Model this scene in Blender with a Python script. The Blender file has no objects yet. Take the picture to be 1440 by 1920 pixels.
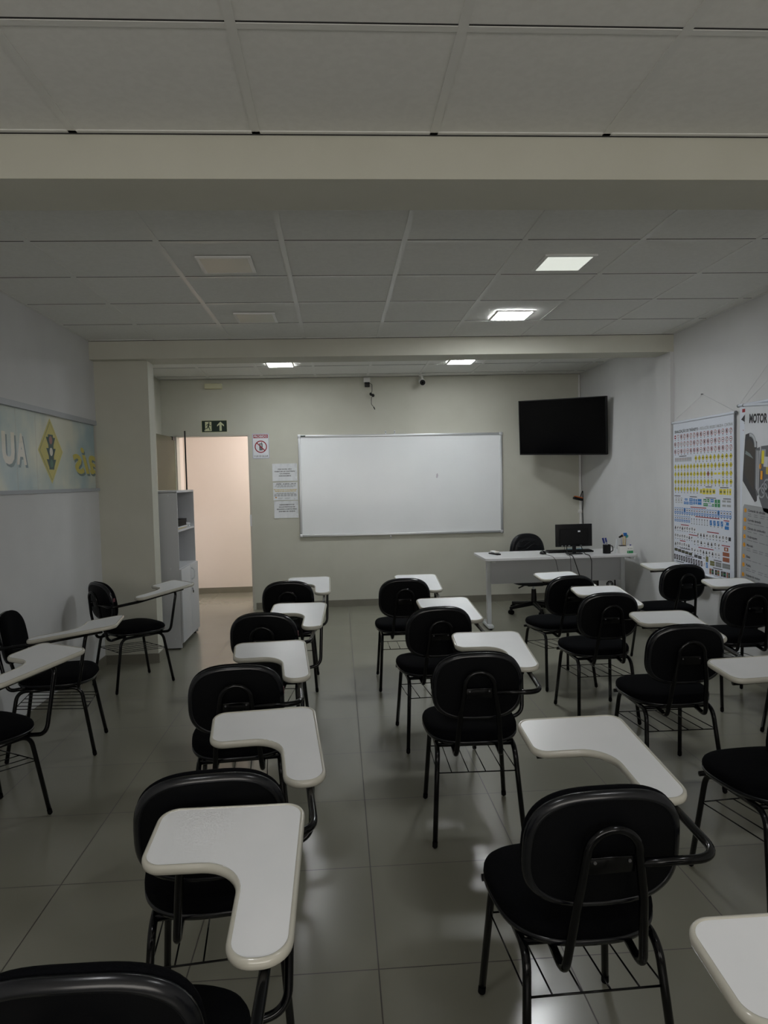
import bpy, bmesh, math, random
from mathutils import Vector, Matrix
random.seed(7)
PI = math.pi
scn = bpy.context.scene
col = scn.collection

# ------------------------------------------------------------------ camera
PSI, PIT, ROL, FPX = .0627, .0441, .0246, 1340.6
Rv = Vector((math.cos(PSI), -math.sin(PSI), 0)); F0 = Vector((math.sin(PSI), math.cos(PSI), 0)); Zv = Vector((0, 0, 1))
Fv = F0*math.cos(PIT) - Zv*math.sin(PIT); Uv = F0*math.sin(PIT) + Zv*math.cos(PIT)
c_, s_ = math.cos(ROL), math.sin(ROL)
Rc = Rv*c_ - Uv*s_; Uc = Rv*s_ + Uv*c_
cam_d = bpy.data.cameras.new('camera'); cam = bpy.data.objects.new('camera', cam_d); col.objects.link(cam)
m3 = Matrix((Rc, Uc, -Fv)).transposed()
cam.matrix_world = Matrix.Translation((0, 0, 1.534)) @ m3.to_4x4()
cam_d.sensor_fit = 'VERTICAL'; cam_d.sensor_height = 36; cam_d.lens = 36*FPX/1920
cam_d.clip_start = .05; cam_d.clip_end = 100
scn.camera = cam

# ------------------------------------------------------------------ world, exposure
w = bpy.data.worlds.new('daylight'); scn.world = w; w.use_nodes = True
w.node_tree.nodes['Background'].inputs[0].default_value = (1.0, .95, .88, 1)
w.node_tree.nodes['Background'].inputs[1].default_value = 1.55
scn.view_settings.view_transform = 'Standard'; scn.view_settings.look = 'None'
scn.view_settings.gamma = 1; scn.view_settings.exposure = 1.5
LED = 22.0          # rear panels
LED_MID = (36.0, .22)
LED_NEAR = 10.0   # lit panels of the middle bay: far one, near one
HALL_FILL = 34.0

# ------------------------------------------------------------------ materials
MATS = {}
def mat(name, c, rough=.6, metal=0, spec=.5, emit=None, estr=0, coat=0, bump=0, bscale=200, trans=0):
    if name in MATS: return MATS[name]
    m = bpy.data.materials.new(name); m.use_nodes = True
    nt = m.node_tree; b = nt.nodes['Principled BSDF']
    b.inputs['Base Color'].default_value = (*c, 1); b.inputs['Roughness'].default_value = rough
    b.inputs['Metallic'].default_value = metal; b.inputs['Specular IOR Level'].default_value = spec
    b.inputs['Coat Weight'].default_value = coat; b.inputs['Transmission Weight'].default_value = trans
    if emit: b.inputs['Emission Color'].default_value = (*emit, 1); b.inputs['Emission Strength'].default_value = estr
    if bump:
        tc = nt.nodes.new('ShaderNodeTexCoord'); n = nt.nodes.new('ShaderNodeTexNoise'); n.inputs['Scale'].default_value = bscale
        bp = nt.nodes.new('ShaderNodeBump'); bp.inputs['Strength'].default_value = bump; bp.inputs['Distance'].default_value = .002
        nt.links.new(tc.outputs['Object'], n.inputs['Vector']); nt.links.new(n.outputs['Fac'], bp.inputs['Height']); nt.links.new(bp.outputs['Normal'], b.inputs['Normal'])
    MATS[name] = m; return m
def mottled(name, c1, c2, scale, rough=.6, bump=.1, spec=.5, coat=0, detail=3):
    m = mat(name, c1, rough, spec=spec, coat=coat); nt = m.node_tree; b = nt.nodes['Principled BSDF']
    tc = nt.nodes.new('ShaderNodeTexCoord'); n = nt.nodes.new('ShaderNodeTexNoise'); n.inputs['Scale'].default_value = scale; n.inputs['Detail'].default_value = detail
    r = nt.nodes.new('ShaderNodeValToRGB'); r.color_ramp.elements[0].color = (*c1, 1); r.color_ramp.elements[1].color = (*c2, 1)
    r.color_ramp.elements[0].position = .38; r.color_ramp.elements[1].position = .62
    nt.links.new(tc.outputs['Object'], n.inputs['Vector']); nt.links.new(n.outputs['Fac'], r.inputs['Fac']); nt.links.new(r.outputs['Color'], b.inputs['Base Color'])
    if bump:
        bp = nt.nodes.new('ShaderNodeBump'); bp.inputs['Strength'].default_value = bump; bp.inputs['Distance'].default_value = .001
        n2 = nt.nodes.new('ShaderNodeTexNoise'); n2.inputs['Scale'].default_value = 250
        nt.links.new(tc.outputs['Object'], n2.inputs['Vector'])
        nt.links.new(n2.outputs['Fac'], bp.inputs['Height']); nt.links.new(bp.outputs['Normal'], b.inputs['Normal'])
    return m
M_WALL = mottled('wall_paint', (.62, .622, .625), (.645, .647, .65), 3, .75, .12)
M_WALLB = mottled('wall_paint_warm', (.53, .525, .45), (.555, .55, .475), 3, .7, .12)
M_TILE = mottled('ceiling_tile', (.76, .76, .73), (.79, .79, .76), 40, .9, .3)
M_TBAR = mat('tee_bar', (.74, .74, .71), .35)
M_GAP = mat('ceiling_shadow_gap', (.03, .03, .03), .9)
M_HALL = mottled('hall_paint', (.80, .73, .69), (.82, .75, .71), 2, .8, .1)
M_BASE = mottled('base_tile', (.175, .165, .13), (.195, .185, .148), 6, .45, .05)
M_TRIM = mat('door_trim', (.52, .50, .44), .5)
M_ALU = mat('aluminium', (.62, .64, .66), .35, .75)
M_WHITE = mat('white_plastic', (.80, .80, .78), .4)
M_BLACK = mat('black_plastic', (.005, .005, .006), .35, spec=.3)
M_BLACKM = mat('black_matt', (.006, .006, .0065), .7, spec=.25)
M_TUBE = mat('black_steel_tube', (.0012, .0014, .002), .16, spec=.3)
M_FABRIC = mottled('black_fabric', (.0022, .0024, .0032), (.0035, .0038, .0048), 300, .95, .5, spec=.05)
M_SHELL = mat('back_shell_vinyl', (.0018, .0021, .003), .5, spec=.12, bump=.15, bscale=600)
M_LIP = mat('back_lip_plastic', (.0028, .0034, .0055), .24, spec=.5)
M_LAM = mottled('tablet_laminate', (.77, .785, .80), (.80, .81, .825), 5, .34, 0)
M_RIM = mat('tablet_rim', (.50, .485, .42), .22, coat=.3)
M_SCREW = mat('screw_steel', (.16, .16, .17), .45, .6)
M_TAG = mat('red_tag', (.14, .05, .06), .7)
M_RUBBER = mat('rubber', (.002, .002, .002), .8, spec=.1)
M_GREY = mat('grey_laminate', (.53, .54, .56), .45)
M_GREYD = mat('grey_laminate_inner', (.22, .235, .25), .5)
M_DESK = mat('desk_laminate', (.66, .66, .67), .4)
M_STEELG = mat('grey_painted_steel', (.60, .62, .63), .4)
M_BOARD = mottled('whiteboard_enamel', (.84, .86, .875), (.86, .88, .895), 2, .32, 0, coat=.15)
M_SCREEN = mat('tv_glass', (.0012, .0012, .0018), .15, spec=.18)
M_PAPER = mat('paper', (.74, .76, .78), .8)
M_VINYLW = mat('banner_vinyl_white', (.68, .72, .80), .5)
M_LED = mat('led_lit', (1, 1, 1), .5, emit=(.95, .98, 1), estr=LED)
M_LED_N = mat('led_lit_near_bay', (1, 1, 1), .5, emit=(.97, .98, 1), estr=LED_NEAR)
M_LED_A = mat('led_lit_mid_far', (1, 1, 1), .5, emit=(.95, .98, 1), estr=LED_MID[0])
M_LED_B = mat('led_lit_mid_near', (1, 1, 1), .5, emit=(.95, 1, .90), estr=LED_MID[1])
M_LEDOFF = mat('led_off', (.66, .65, .56), .35)
INK = dict(black=mat('ink_black', (.02, .02, .025), .6), red=mat('ink_red', (.30, .012, .025), .6), yellow=mat('ink_yellow', (.72, .62, .04), .6),
           green=mat('ink_green', (.03, .24, .09), .6), blue=mat('ink_blue', (.03, .19, .52), .6), grey=mat('ink_grey', (.22, .23, .24), .6),
           brown=mat('ink_brown', (.32, .10, .05), .6), white=mat('ink_white', (.74, .76, .80), .6), orange=mat('ink_orange', (.80, .36, .02), .6),
           darkgreen=mat('ink_dark_green', (.003, .018, .010), .5), pale=mat('photoluminescent', (.60, .62, .40), .6), olive=mat('ink_olive', (.16, .16, .05), .6),
           lightgrey=mat('ink_light_grey', (.42, .44, .46), .6), navy=mat('ink_navy', (.02, .03, .16), .6), midgrey=mat('ink_mid_grey', (.30, .31, .32), .6),
           mustard=mat('ink_mustard', (.55, .40, .05), .6))

def floor_mat():
    m = bpy.data.materials.new('porcelain_floor'); m.use_nodes = True; nt = m.node_tree; b = nt.nodes['Principled BSDF']; N = nt.nodes.new; L = nt.links.new
    tc = N('ShaderNodeTexCoord'); sp = N('ShaderNodeSeparateXYZ'); L(tc.outputs['Object'], sp.inputs[0])
    def mth(op, a, bb=None):
        n = N('ShaderNodeMath'); n.operation = op
        for i, v in enumerate((a, bb)):
            if v is None: continue
            if isinstance(v, (int, float)): n.inputs[i].default_value = v
            else: L(v, n.inputs[i])
        return n.outputs[0]
    cells = []; ds = []
    for ax, off in (('X', .085), ('Y', 5.7807)):
        t = mth('DIVIDE', mth('SUBTRACT', sp.outputs[ax], off), .6)
        cells.append(mth('FLOOR', t)); fr = mth('FRACT', t)
        ds.append(mth('MINIMUM', fr, mth('SUBTRACT', 1.0, fr)))
    d = mth('MINIMUM', ds[0], ds[1]); grout = mth('LESS_THAN', d, .0036)
    cb = N('ShaderNodeCombineXYZ'); L(cells[0], cb.inputs[0]); L(cells[1], cb.inputs[1])
    wn = N('ShaderNodeTexWhiteNoise'); L(cb.outputs[0], wn.inputs['Vector'])
    ns = N('ShaderNodeTexNoise'); ns.inputs['Scale'].default_value = 2.5; ns.inputs['Detail'].default_value = 5; L(tc.outputs['Object'], ns.inputs['Vector'])
    f = mth('ADD', mth('MULTIPLY', wn.outputs['Value'], .35), mth('MULTIPLY', ns.outputs['Fac'], .65))
    r = N('ShaderNodeValToRGB'); r.color_ramp.elements[0].color = (.20, .197, .156, 1); r.color_ramp.elements[1].color = (.23, .227, .183, 1); L(f, r.inputs['Fac'])
    mx = N('ShaderNodeMixRGB'); L(grout, mx.inputs[0]); L(r.outputs['Color'], mx.inputs[1]); mx.inputs[2].default_value = (.045, .038, .03, 1)
    L(mx.outputs[0], b.inputs['Base Color'])
    rg = mth('ADD', mth('MULTIPLY', ns.outputs['Fac'], .08), .18); L(mth('ADD', rg, mth('MULTIPLY', grout, .4)), b.inputs['Roughness'])
    b.inputs['Specular IOR Level'].default_value = .8
    return m
M_FLOOR = floor_mat()

# ------------------------------------------------------------------ mesh helpers
class MB:
    def __init__(s): s.v = []; s.f = []; s.m = []; s.sm = []; s.mats = []
    def mi(s, m):
        if m not in s.mats: s.mats.append(m)
        return s.mats.index(m)
    def add(s, vs, fs, m, smooth=False):
        o = len(s.v); s.v += [tuple(v) for v in vs]; k = s.mi(m)
        for f in fs: s.f.append(tuple(i+o for i in f)); s.m.append(k); s.sm.append(smooth)
        return s
    def box(s, a, b, m, R=None):
        x0, y0, z0 = a; x1, y1, z1 = b
        vs = [Vector(p) for p in ((x0,y0,z0),(x1,y0,z0),(x1,y1,z0),(x0,y1,z0),(x0,y0,z1),(x1,y0,z1),(x1,y1,z1),(x0,y1,z1))]
        if R: vs = [R @ v for v in vs]
        return s.add(vs, [(0,3,2,1),(4,5,6,7),(0,1,5,4),(1,2,6,5),(2,3,7,6),(3,0,4,7)], m)
    def rbox(s, a, b, r, m, R=None, seg=3):       # box with bevelled edges
        bm = bmesh.new(); bmesh.ops.create_cube(bm, size=1)
        c = [(a[i]+b[i])/2 for i in range(3)]; d = [b[i]-a[i] for i in range(3)]
        for v in bm.verts: v.co = Vector((v.co[i]*d[i]+c[i] for i in range(3)))
        bmesh.ops.bevel(bm, geom=bm.edges[:], offset=r, segments=seg, affect='EDGES', profile=.5)
        vs = [R @ v.co if R else v.co.copy() for v in bm.verts]; bm.verts.index_update()
        s.add(vs, [[v.index for v in f.verts] for f in bm.faces], m, True); bm.free(); return s
    def cyl(s, p, q, r, m, n=16, r2=None, smooth=True):
        p, q = Vector(p), Vector(q); d = (q-p).normalized(); a = d.orthogonal().normalized(); b = d.cross(a); r2 = r if r2 is None else r2
        vs = [p+(a*math.cos(t)+b*math.sin(t))*r for t in [2*PI*i/n for i in range(n)]] + [q+(a*math.cos(t)+b*math.sin(t))*r2 for t in [2*PI*i/n for i in range(n)]]
        s.add(vs, [(i, (i+1) % n, n+(i+1) % n, n+i) for i in range(n)], m, smooth)
        s.add(vs[:n], [tuple(range(n))[::-1]], m); s.add(vs[n:], [tuple(range(n))], m); return s
    def sweep(s, pts, r, m, n=10, cap=True):
        pts = [Vector(p) for p in pts]; rings = []; t0 = (pts[1]-pts[0]).normalized(); a = t0.orthogonal().normalized()
        if cap:
            e = (pts[1]-pts[0]).normalized()*r
        for i, p in enumerate(pts):
            t = (pts[min(i+1, len(pts)-1)]-pts[max(i-1, 0)]).normalized()
            a = (a - t*a.dot(t)).normalized(); b = t.cross(a)
            rings.append([p+(a*math.cos(2*PI*k/n)+b*math.sin(2*PI*k/n))*r for k in range(n)])
        vs = [v for rg in rings for v in rg]; fs = []
        for i in range(len(pts)-1):
            for k in range(n): fs.append((i*n+k, i*n+(k+1) % n, (i+1)*n+(k+1) % n, (i+1)*n+k))
        fs.append(tuple(range(n))[::-1]); fs.append(tuple(len(vs)-n+k for k in range(n)))
        return s.add(vs, fs, m, True)
    def sphere(s, c, r, m, n=12, sc=(1, 1, 1)):
        vs = []; fs = []; c = Vector(c)
        for i in range(n+1):
            th = PI*i/n
            for k in range(2*n):
                ph = PI*k/n; vs.append(c+Vector((r*sc[0]*math.sin(th)*math.cos(ph), r*sc[1]*math.sin(th)*math.sin(ph), r*sc[2]*math.cos(th))))
        for i in range(n):
            for k in range(2*n):
                a_ = i*2*n+k; b_ = i*2*n+(k+1) % (2*n); fs.append((a_, a_+2*n, b_+2*n, b_))
        return s.add(vs, fs, m, True)
    def obj(s, name, parent=None, loc=None, weld=False):
        me = bpy.data.meshes.new(name); me.from_pydata(s.v, [], s.f)
        for m in s.mats: me.materials.append(m)
        for p, k, sm in zip(me.polygons, s.m, s.sm): p.material_index = k; p.use_smooth = sm
        bm = bmesh.new(); bm.from_mesh(me)
        if weld: bmesh.ops.remove_doubles(bm, verts=bm.verts[:], dist=1e-5)
        if not getattr(s, 'flat', False): bmesh.ops.recalc_face_normals(bm, faces=bm.faces[:])
        bm.to_mesh(me); bm.free(); me.update()
        o = bpy.data.objects.new(name, me); col.objects.link(o)
        if loc: o.location = loc
        if parent: o.parent = parent
        return o
def fillet(pts, rad, n=6):
    pts = [Vector(p) for p in pts]; out = [pts[0]]
    for i in range(1, len(pts)-1):
        p, a, b = pts[i], pts[i-1], pts[i+1]; rr = rad[i-1] if isinstance(rad, (list, tuple)) else rad
        u = (a-p); v = (b-p); lu, lv = u.length, v.length; u.normalize(); v.normalize()
        ang = u.angle(v); d = min(rr/math.tan(ang/2), lu*.49, lv*.49)
        if d < 1e-5 or ang > PI-.02: out.append(p); continue
        q0, q1 = p+u*d, p+v*d
        for k in range(n+1):
            t = k/n; out.append((q0*(1-t)+p*t)*(1-t) + (p*(1-t)+q1*t)*t)
    out.append(pts[-1]); return out
def fillet_closed(pts, rads, n=8):
    out = []; N_ = len(pts)
    for i in range(N_):
        p, a, b = Vector(pts[i]), Vector(pts[i-1]), Vector(pts[(i+1) % N_]); u = a-p; v = b-p; lu, lv = u.length, v.length; u.normalize(); v.normalize()
        ang = u.angle(v); R_ = rads[i]; d = min(R_/math.tan(ang/2), lu*.49, lv*.49)
        q0, q1 = p+u*d, p+v*d
        bis = (u+v).normalized(); Rr = d*math.tan(ang/2); cc = p+bis*(Rr/math.sin(ang/2))
        a0 = math.atan2(q0.y-cc.y, q0.x-cc.x); a1 = math.atan2(q1.y-cc.y, q1.x-cc.x); da = (a1-a0+PI) % (2*PI)-PI
        for k in range(n+1): t = a0+da*k/n; out.append(Vector((cc.x+Rr*math.cos(t), cc.y+Rr*math.sin(t))))
    return out
def offset2d(loop, d):
    out = []; n = len(loop)
    area = sum(loop[i-1].x*loop[i].y-loop[i].x*loop[i-1].y for i in range(n)); sg = 1 if area > 0 else -1
    for i in range(n):
        t = (loop[(i+1) % n]-loop[i-1]).normalized(); out.append(loop[i]+Vector((-t.y, t.x))*d*sg)
    return out
def thing(name, label, cat, loc=(0,0,0), rz=0, group=None):
    o = bpy.data.objects.new(name, None); o.empty_display_size = .1; col.objects.link(o); o.location = loc; o.rotation_euler = (0, 0, rz)
    return tag(o, label, cat, group)
def tag(o, label, cat, group=None, kind=None):
    o['label'] = label; o['category'] = cat
    if group: o['group'] = group
    if kind: o['kind'] = kind
    return o
def struct(o): o['kind'] = 'structure'; return o

# flat print on a plane: (u, v) in metres, origin O, axes U, V, normal N; layers lift 0.3 mm each
class Print:
    def __init__(s, O, U, V, lift=.0006): s.O, s.U, s.V = Vector(O), Vector(U), Vector(V); s.N = s.U.cross(s.V); s.mb = MB(); s.mb.flat = True; s.lift = lift
    def P(s, u, v, k=1): return s.O+s.U*u+s.V*v+s.N*(s.lift*k)
    def poly(s, pts, m, k=1): s.mb.add([s.P(u, v, k) for u, v in pts], [tuple(range(len(pts)))], m)
    def rect(s, u0, v0, u1, v1, m, k=1): s.poly([(u0, v0), (u1, v0), (u1, v1), (u0, v1)], m, k)
    def disc(s, u, v, ru, rv, m, k=1, n=20): s.poly([(u+ru*math.cos(2*PI*i/n), v+rv*math.sin(2*PI*i/n)) for i in range(n)], m, k)
    def ring(s, u, v, r, r2, m, k=1, n=28):
        a = [s.P(u+r*math.cos(2*PI*i/n), v+r*math.sin(2*PI*i/n), k) for i in range(n)]; b = [s.P(u+r2*math.cos(2*PI*i/n), v+r2*math.sin(2*PI*i/n), k) for i in range(n)]
        s.mb.add(a+b, [(i, (i+1) % n, n+(i+1) % n, n+i) for i in range(n)], m)
    def dia(s, u, v, ru, rv, m, k=1): s.poly([(u-ru, v), (u, v-rv), (u+ru, v), (u, v+rv)], m, k)
    def line(s, u0, v0, u1, v1, wd, m, k=1):
        d = Vector((u1-u0, v1-v0)).normalized(); n = Vector((-d.y, d.x))*wd/2
        s.poly([(u0-n.x, v0-n.y), (u1-n.x, v1-n.y), (u1+n.x, v1+n.y), (u0+n.x, v0+n.y)], m, k)
    def text(s, t, u, v, h, m, width=None, k=2, bold=0, center=False, mirror=False, shear=0, spacing=1):
        cu = bpy.data.curves.new('lettering', 'FONT'); cu.body = t; cu.size = 1; cu.offset = bold; cu.shear = shear; cu.space_character = spacing; cu.resolution_u = 3
        ob = bpy.data.objects.new('lettering', cu); col.objects.link(ob)
        dg = bpy.context.evaluated_depsgraph_get(); dg.update(); me = ob.evaluated_get(dg).to_mesh()
        vs = [(x.co.x, x.co.y) for x in me.vertices]; fs = [tuple(p.vertices) for p in me.polygons]
        ob.evaluated_get(dg).to_mesh_clear(); bpy.data.objects.remove(ob); bpy.data.curves.remove(cu)
        if not vs: return
        x0, x1 = min(a for a, b in vs), max(a for a, b in vs); wsrc = x1-x0; sy = h/.70; sx = (width/wsrc) if width else sy
        sg = -1 if mirror else 1
        off = -wsrc*sx/2*sg if center else 0
        s.mb.add([s.P(u+off+sg*(a-x0)*sx, v+b*sy, k) for a, b in vs], fs, m)
    def obj(s, name, parent=None): return s.mb.obj(name, parent)

# ------------------------------------------------------------------ room shell
CH, CHR = 2.76, 2.80
XL, XR = -2.05, 2.975
YN, YB = -2.7, 8.74          # near wall (behind the camera), back wall
mb = MB(); mb.box((-2.6, YN-.2, -.12), (4.2, 11.0, 0), M_FLOOR); struct(mb.obj('floor'))

def ceiling_bay(name, y0, y1, z, rows, x0=XL, x1=XR, xg=.3716):
    mb = MB(); mb.box((x0, y0, z), (x1, y1, z+.04), M_TILE)
    xs = [xg+.625*i for i in range(-6, 7) if x0+.03 < xg+.625*i < x1-.03]
    for x in xs: mb.box((x-.014, y0, z-.004), (x+.014, y1, z), M_TBAR)
    for y in rows:
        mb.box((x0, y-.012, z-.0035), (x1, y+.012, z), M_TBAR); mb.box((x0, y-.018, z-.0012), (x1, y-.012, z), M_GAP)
    for a, b in ((y0, y0+.02), (y1-.02, y1)): mb.box((x0, a, z-.004), (x1, b, z), M_TBAR)
    for a, b in ((x0, x0+.02), (x1-.02, x1)): mb.box((a, y0, z-.0045), (b, y1, z), M_TBAR)
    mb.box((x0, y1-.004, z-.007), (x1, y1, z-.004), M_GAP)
    return struct(mb.obj(name))
ceiling_bay('ceiling', YN, 2.583, CH, [1.985-.625*i for i in range(8) if 1.985-.625*i > YN+.1])
ceiling_bay('ceiling', 2.873, 6.17, CH, [3.0876+.625*i for i in range(5)])
ceiling_bay('ceiling', 6.46, YB, CHR, [7.28, 7.905, 8.53], x0=-2.09, x1=3.02, xg=.385)
mb = MB(); mb.box((XL, 2.583, 2.603), (XR, 2.873, 2.9), M_WALLB); struct(mb.obj('ceiling_beam'))
mb = MB(); mb.box((XL, 6.17, 2.603), (XR, 6.46, 2.9), M_WALLB); struct(mb.obj('ceiling_beam'))

# left wall with the strip window opening (y 3.0..6.28, z 1.504..2.10)
mb = MB(); x0, x1 = XL-.15, XL
mb.box((x0, YN, 0), (x1, 6.5, 1.504), M_WALL); mb.box((x0, YN, 2.10), (x1, 6.5, 2.9), M_WALL)
mb.box((x0, YN, 1.504), (x1, 3.0, 2.10), M_WALL); mb.box((x0, 6.285, 1.504), (x1, 6.5, 2.10), M_WALL)
mb.box((x0, 6.5, 0), (-2.09, 8.9, 2.9), M_WALLB)
struct(mb.obj('wall_left'))
mb = MB(); mb.box((XL, 6.27, 0), (-1.60, 6.462, 2.603), M_WALLB); struct(mb.obj('wall_pillar'))
mb = MB(); mb.box((XR, YN, 0), (XR+.15, 6.17, 2.9), M_WALL); mb.box((2.943, 6.17, 0), (XR+.15, 6.46, 2.603), M_WALL)
mb.box((3.02, 6.46, 0), (3.17, 8.9, 2.9), M_WALL); mb.box((XR, 6.46, 2.603), (XR+.15, 6.47, 2.9), M_WALL); struct(mb.obj('wall_right'))
# back wall with doorway x -1.93..-1.064, z 0..2.135
mb = MB(); DX0, DX1, DZ = -1.935, -1.064, 2.135
mb.box((-2.2, YB, 0), (DX0, YB+.15, 2.9), M_WALLB); mb.box((DX0, YB, DZ), (DX1, YB+.15, 2.9), M_WALLB); mb.box((DX1, YB, 0), (3.17, YB+.15, 2.9), M_WALLB)
struct(mb.obj('wall_back'))
# near wall behind the camera with a glazed street front
mb = MB(); GX0, GX1, GZ = -1.7, 2.3, 2.2
mb.box((-2.2, YN-.15, 0), (GX0, YN, 2.9), M_WALL); mb.box((GX1, YN-.15, 0), (3.17, YN, 2.9), M_WALL); mb.box((GX0, YN-.15, GZ), (GX1, YN, 2.9), M_WALL)
mb.box((GX0, YN-.15, 0), (GX1, YN, .9), M_WALL)
struct(mb.obj('wall_near'))
mb = MB()
for x in (GX0, -.37, .97, GX1-.04): mb.box((x, YN-.1, .9), (x+.04, YN-.05, GZ), M_ALU)
mb.box((GX0, YN-.1, .9), (GX1, YN-.05, .94), M_ALU); mb.box((GX0, YN-.1, GZ-.04), (GX1, YN-.05, GZ), M_ALU)
struct(mb.obj('window_2'))
def portal(name, loc, rot, sx, sy):
    l = bpy.data.lights.new(name, 'AREA'); l.shape = 'RECTANGLE'; l.size = sx; l.size_y = sy; l.cycles.is_portal = True
    o = bpy.data.objects.new(name, l); col.objects.link(o); o.location = loc; o.rotation_euler = rot
portal('street_daylight', ((GX0+GX1)/2, YN-.12, (.9+GZ)/2), (PI/2, 0, 0), GX1-GX0, GZ-.9)

# skirting
def skirt(name, segs):
    mb = MB()
    for a, b in segs: mb.box((a[0], a[1], 0), (b[0], b[1], .082), M_BASE)
    return struct(mb.obj(name))
skirt('baseboard_left', [((XL, YN), (XL+.010, 6.262)), ((XL, 6.26), (-1.60, 6.27)), ((-1.60, 6.26), (-1.590, 6.47)), ((-2.09, 6.47), (-2.08, 6.70))])
skirt('baseboard_right', [((XR-.010, YN), (XR, 6.16)), ((2.933, 6.16), (2.943, 6.46)), ((3.01, 6.46), (3.02, YB))])
skirt('baseboard_back', [((DX1+.03, YB-.010), (3.01, YB))])

# hallway beyond the door
mb = MB(); mb.box((-2.2, 10.17, 0), (1.4, 10.3, 2.8), M_HALL); mb.box((-2.2, YB+.15, 0), (-2.15, 10.17, 2.8), M_HALL); struct(mb.obj('wall_hall'))
mb = MB(); mb.box((-2.2, YB+.15, 2.7), (1.4, 10.3, 2.8), M_HALL); struct(mb.obj('ceiling_hall'))
skirt('baseboard_hall', [((-2.15, 10.16), (1.4, 10.17)), ((-2.15, YB+.15), (-2.14, 10.16))])
portal('hall_daylight', (1.4, (YB+.15+10.17)/2, 1.35), (0, PI/2, 0), 2.6, 1.2)

# door frame and the open leaf against the left wall
mb = MB()
mb.box((DX0, YB-.006, DZ-.02), (DX1, YB+.156, DZ), M_TRIM); mb.box((DX1-.012, YB-.006, 0), (DX1+.012, YB+.156, DZ), M_TRIM); mb.box((DX0-.012, YB-.006, 0), (DX0+.014, YB+.156, DZ), M_TRIM)
struct(mb.obj('trim_1'))
mb = MB(); mb.box((DX1-.016, YB-.010, 1.02), (DX1+.006, YB+.02, 1.16), M_ALU); struct(mb.obj('trim_2'))
d = MB(); R = Matrix.Translation((-1.925, 8.71, 0)) @ Matrix.Rotation(math.radians(-92.0), 4, 'Z')
M_TINT = mat('tinted_door_glass', (.10, .10, .058), .5, spec=.2); M_GEDGE = mat('door_glass_edge', (.30, .32, .22), .3)
d.box((.02, -.022, .012), (.79, -.012, 2.105), M_TINT, R); dr = struct(d.obj('door_1'))
d = MB(); d.box((.79, -.030, .01), (.82, -.004, 2.11), M_GEDGE, R); d.box((0, -.026, .01), (.02, -.008, 2.11), M_GEDGE, R); d.obj('edge_profile', dr)
d = MB(); d.box((.0, -.032, 2.07), (.12, -.002, 2.112), M_BLACK, R); d.obj('pivot_fitting', dr)
h = MB(); h.cyl(R @ Vector((.76, -.012, 1.02)), R @ Vector((.76, .045, 1.02)), .009, M_ALU); h.cyl(R @ Vector((.77, .045, 1.02)), R @ Vector((.65, .045, 1.02)), .008, M_ALU)
h.obj('door_handle', dr)

# strip window with the banner seen from behind
wf = MB()
M_WINF = mat('window_frame_grey', (.40, .42, .45), .45)
wf.box((XL-.09, 3.0, 2.062), (XL+.006, 6.285, 2.10), M_WINF); wf.box((XL-.09, 3.0, 1.504), (XL+.012, 6.285, 1.528), M_WINF)
wf.box((XL-.09, 3.0, 1.528), (XL+.002, 3.03, 2.062), M_ALU); wf.box((XL-.09, 6.277, 1.528), (XL-.002, 6.285, 2.062), M_TRIM)
win = struct(wf.obj('window_1'))
def glassy(name):
    m = bpy.data.materials.new(name); m.use_nodes = True; nt = m.node_tree; nt.nodes.clear()
    o = nt.nodes.new('ShaderNodeOutputMaterial'); mx = nt.nodes.new('ShaderNodeMixShader'); t = nt.nodes.new('ShaderNodeBsdfTransparent'); g = nt.nodes.new('ShaderNodeBsdfGlossy'); mx.inputs[0].default_value = .06
    g.inputs['Roughness'].default_value = .03
    nt.links.new(t.outputs[0], mx.inputs[1]); nt.links.new(g.outputs[0], mx.inputs[2]); nt.links.new(mx.outputs[0], o.inputs[0]); return m
M_GLASS = glassy('clear_glass')
g = MB(); g.box((XL-.015, 3.03, 1.528), (XL-.011, 6.277, 2.062), M_GLASS); g.obj('pane', win)
for x in (4.756, 5.06):
    s2 = MB(); s2.box((XL-.0105, x-.0012, 1.528), (XL-.0100, x+.0012, 2.062), M_TRIM); s2.obj('pane_joint', win)
M_SKYP = mottled('banner_sky_print', (.42, .56, .60), (.82, .82, .70), 1.6, .6, 0, detail=4)
bn = thing('banner', 'printed banner behind the strip window, mirrored letters and a yellow diamond with traffic light', 'banner', (XL-.024, 4.65, 1.53))
bb = MB(); bb.box((-.006, -1.648, -.010), (0, 1.626, .545), M_SKYP); bb.obj('banner_sheet', bn)
M_CRM = mat('banner_cream', (.86, .82, .72), .6); M_SHD = mat('banner_shadow_print', (.17, .24, .25), .6); M_BY = mat('banner_yellow', (.74, .66, .22), .6); M_BYB = mat('banner_yellow_bright', (.70, .60, .12), .6)
M_BDK = mat('banner_dark', (.08, .14, .14), .6); M_BR = mat('banner_red', (.42, .20, .18), .6); M_BG = mat('banner_green', (.12, .26, .20), .6)
for ch, uu, vv, hh_, ww, sh, fm in (('U', 4.758, 1.708, .184, .175, 0, M_CRM), ('A', 4.930, 1.708, .184, .150, 0, M_CRM), ('ais', 6.365, 1.655, .22, .60, .35, M_BYB)):
    P = Print((0, -4.65, -1.53), (0, 1, 0), (0, 0, 1))
    for du, dv, mm, k in ((.022, -.018, M_SHD, 1), (0, 0, fm, 2)): P.text(ch, uu+du, vv+dv, hh_, mm, width=ww, k=k, bold=.018 if ch == 'ais' else .05, mirror=True, shear=sh)
    P.obj('lettering', bn)
P = Print((0, -4.65, -1.53), (0, 1, 0), (0, 0, 1)); cu, cv = 5.342, 1.806
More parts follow.
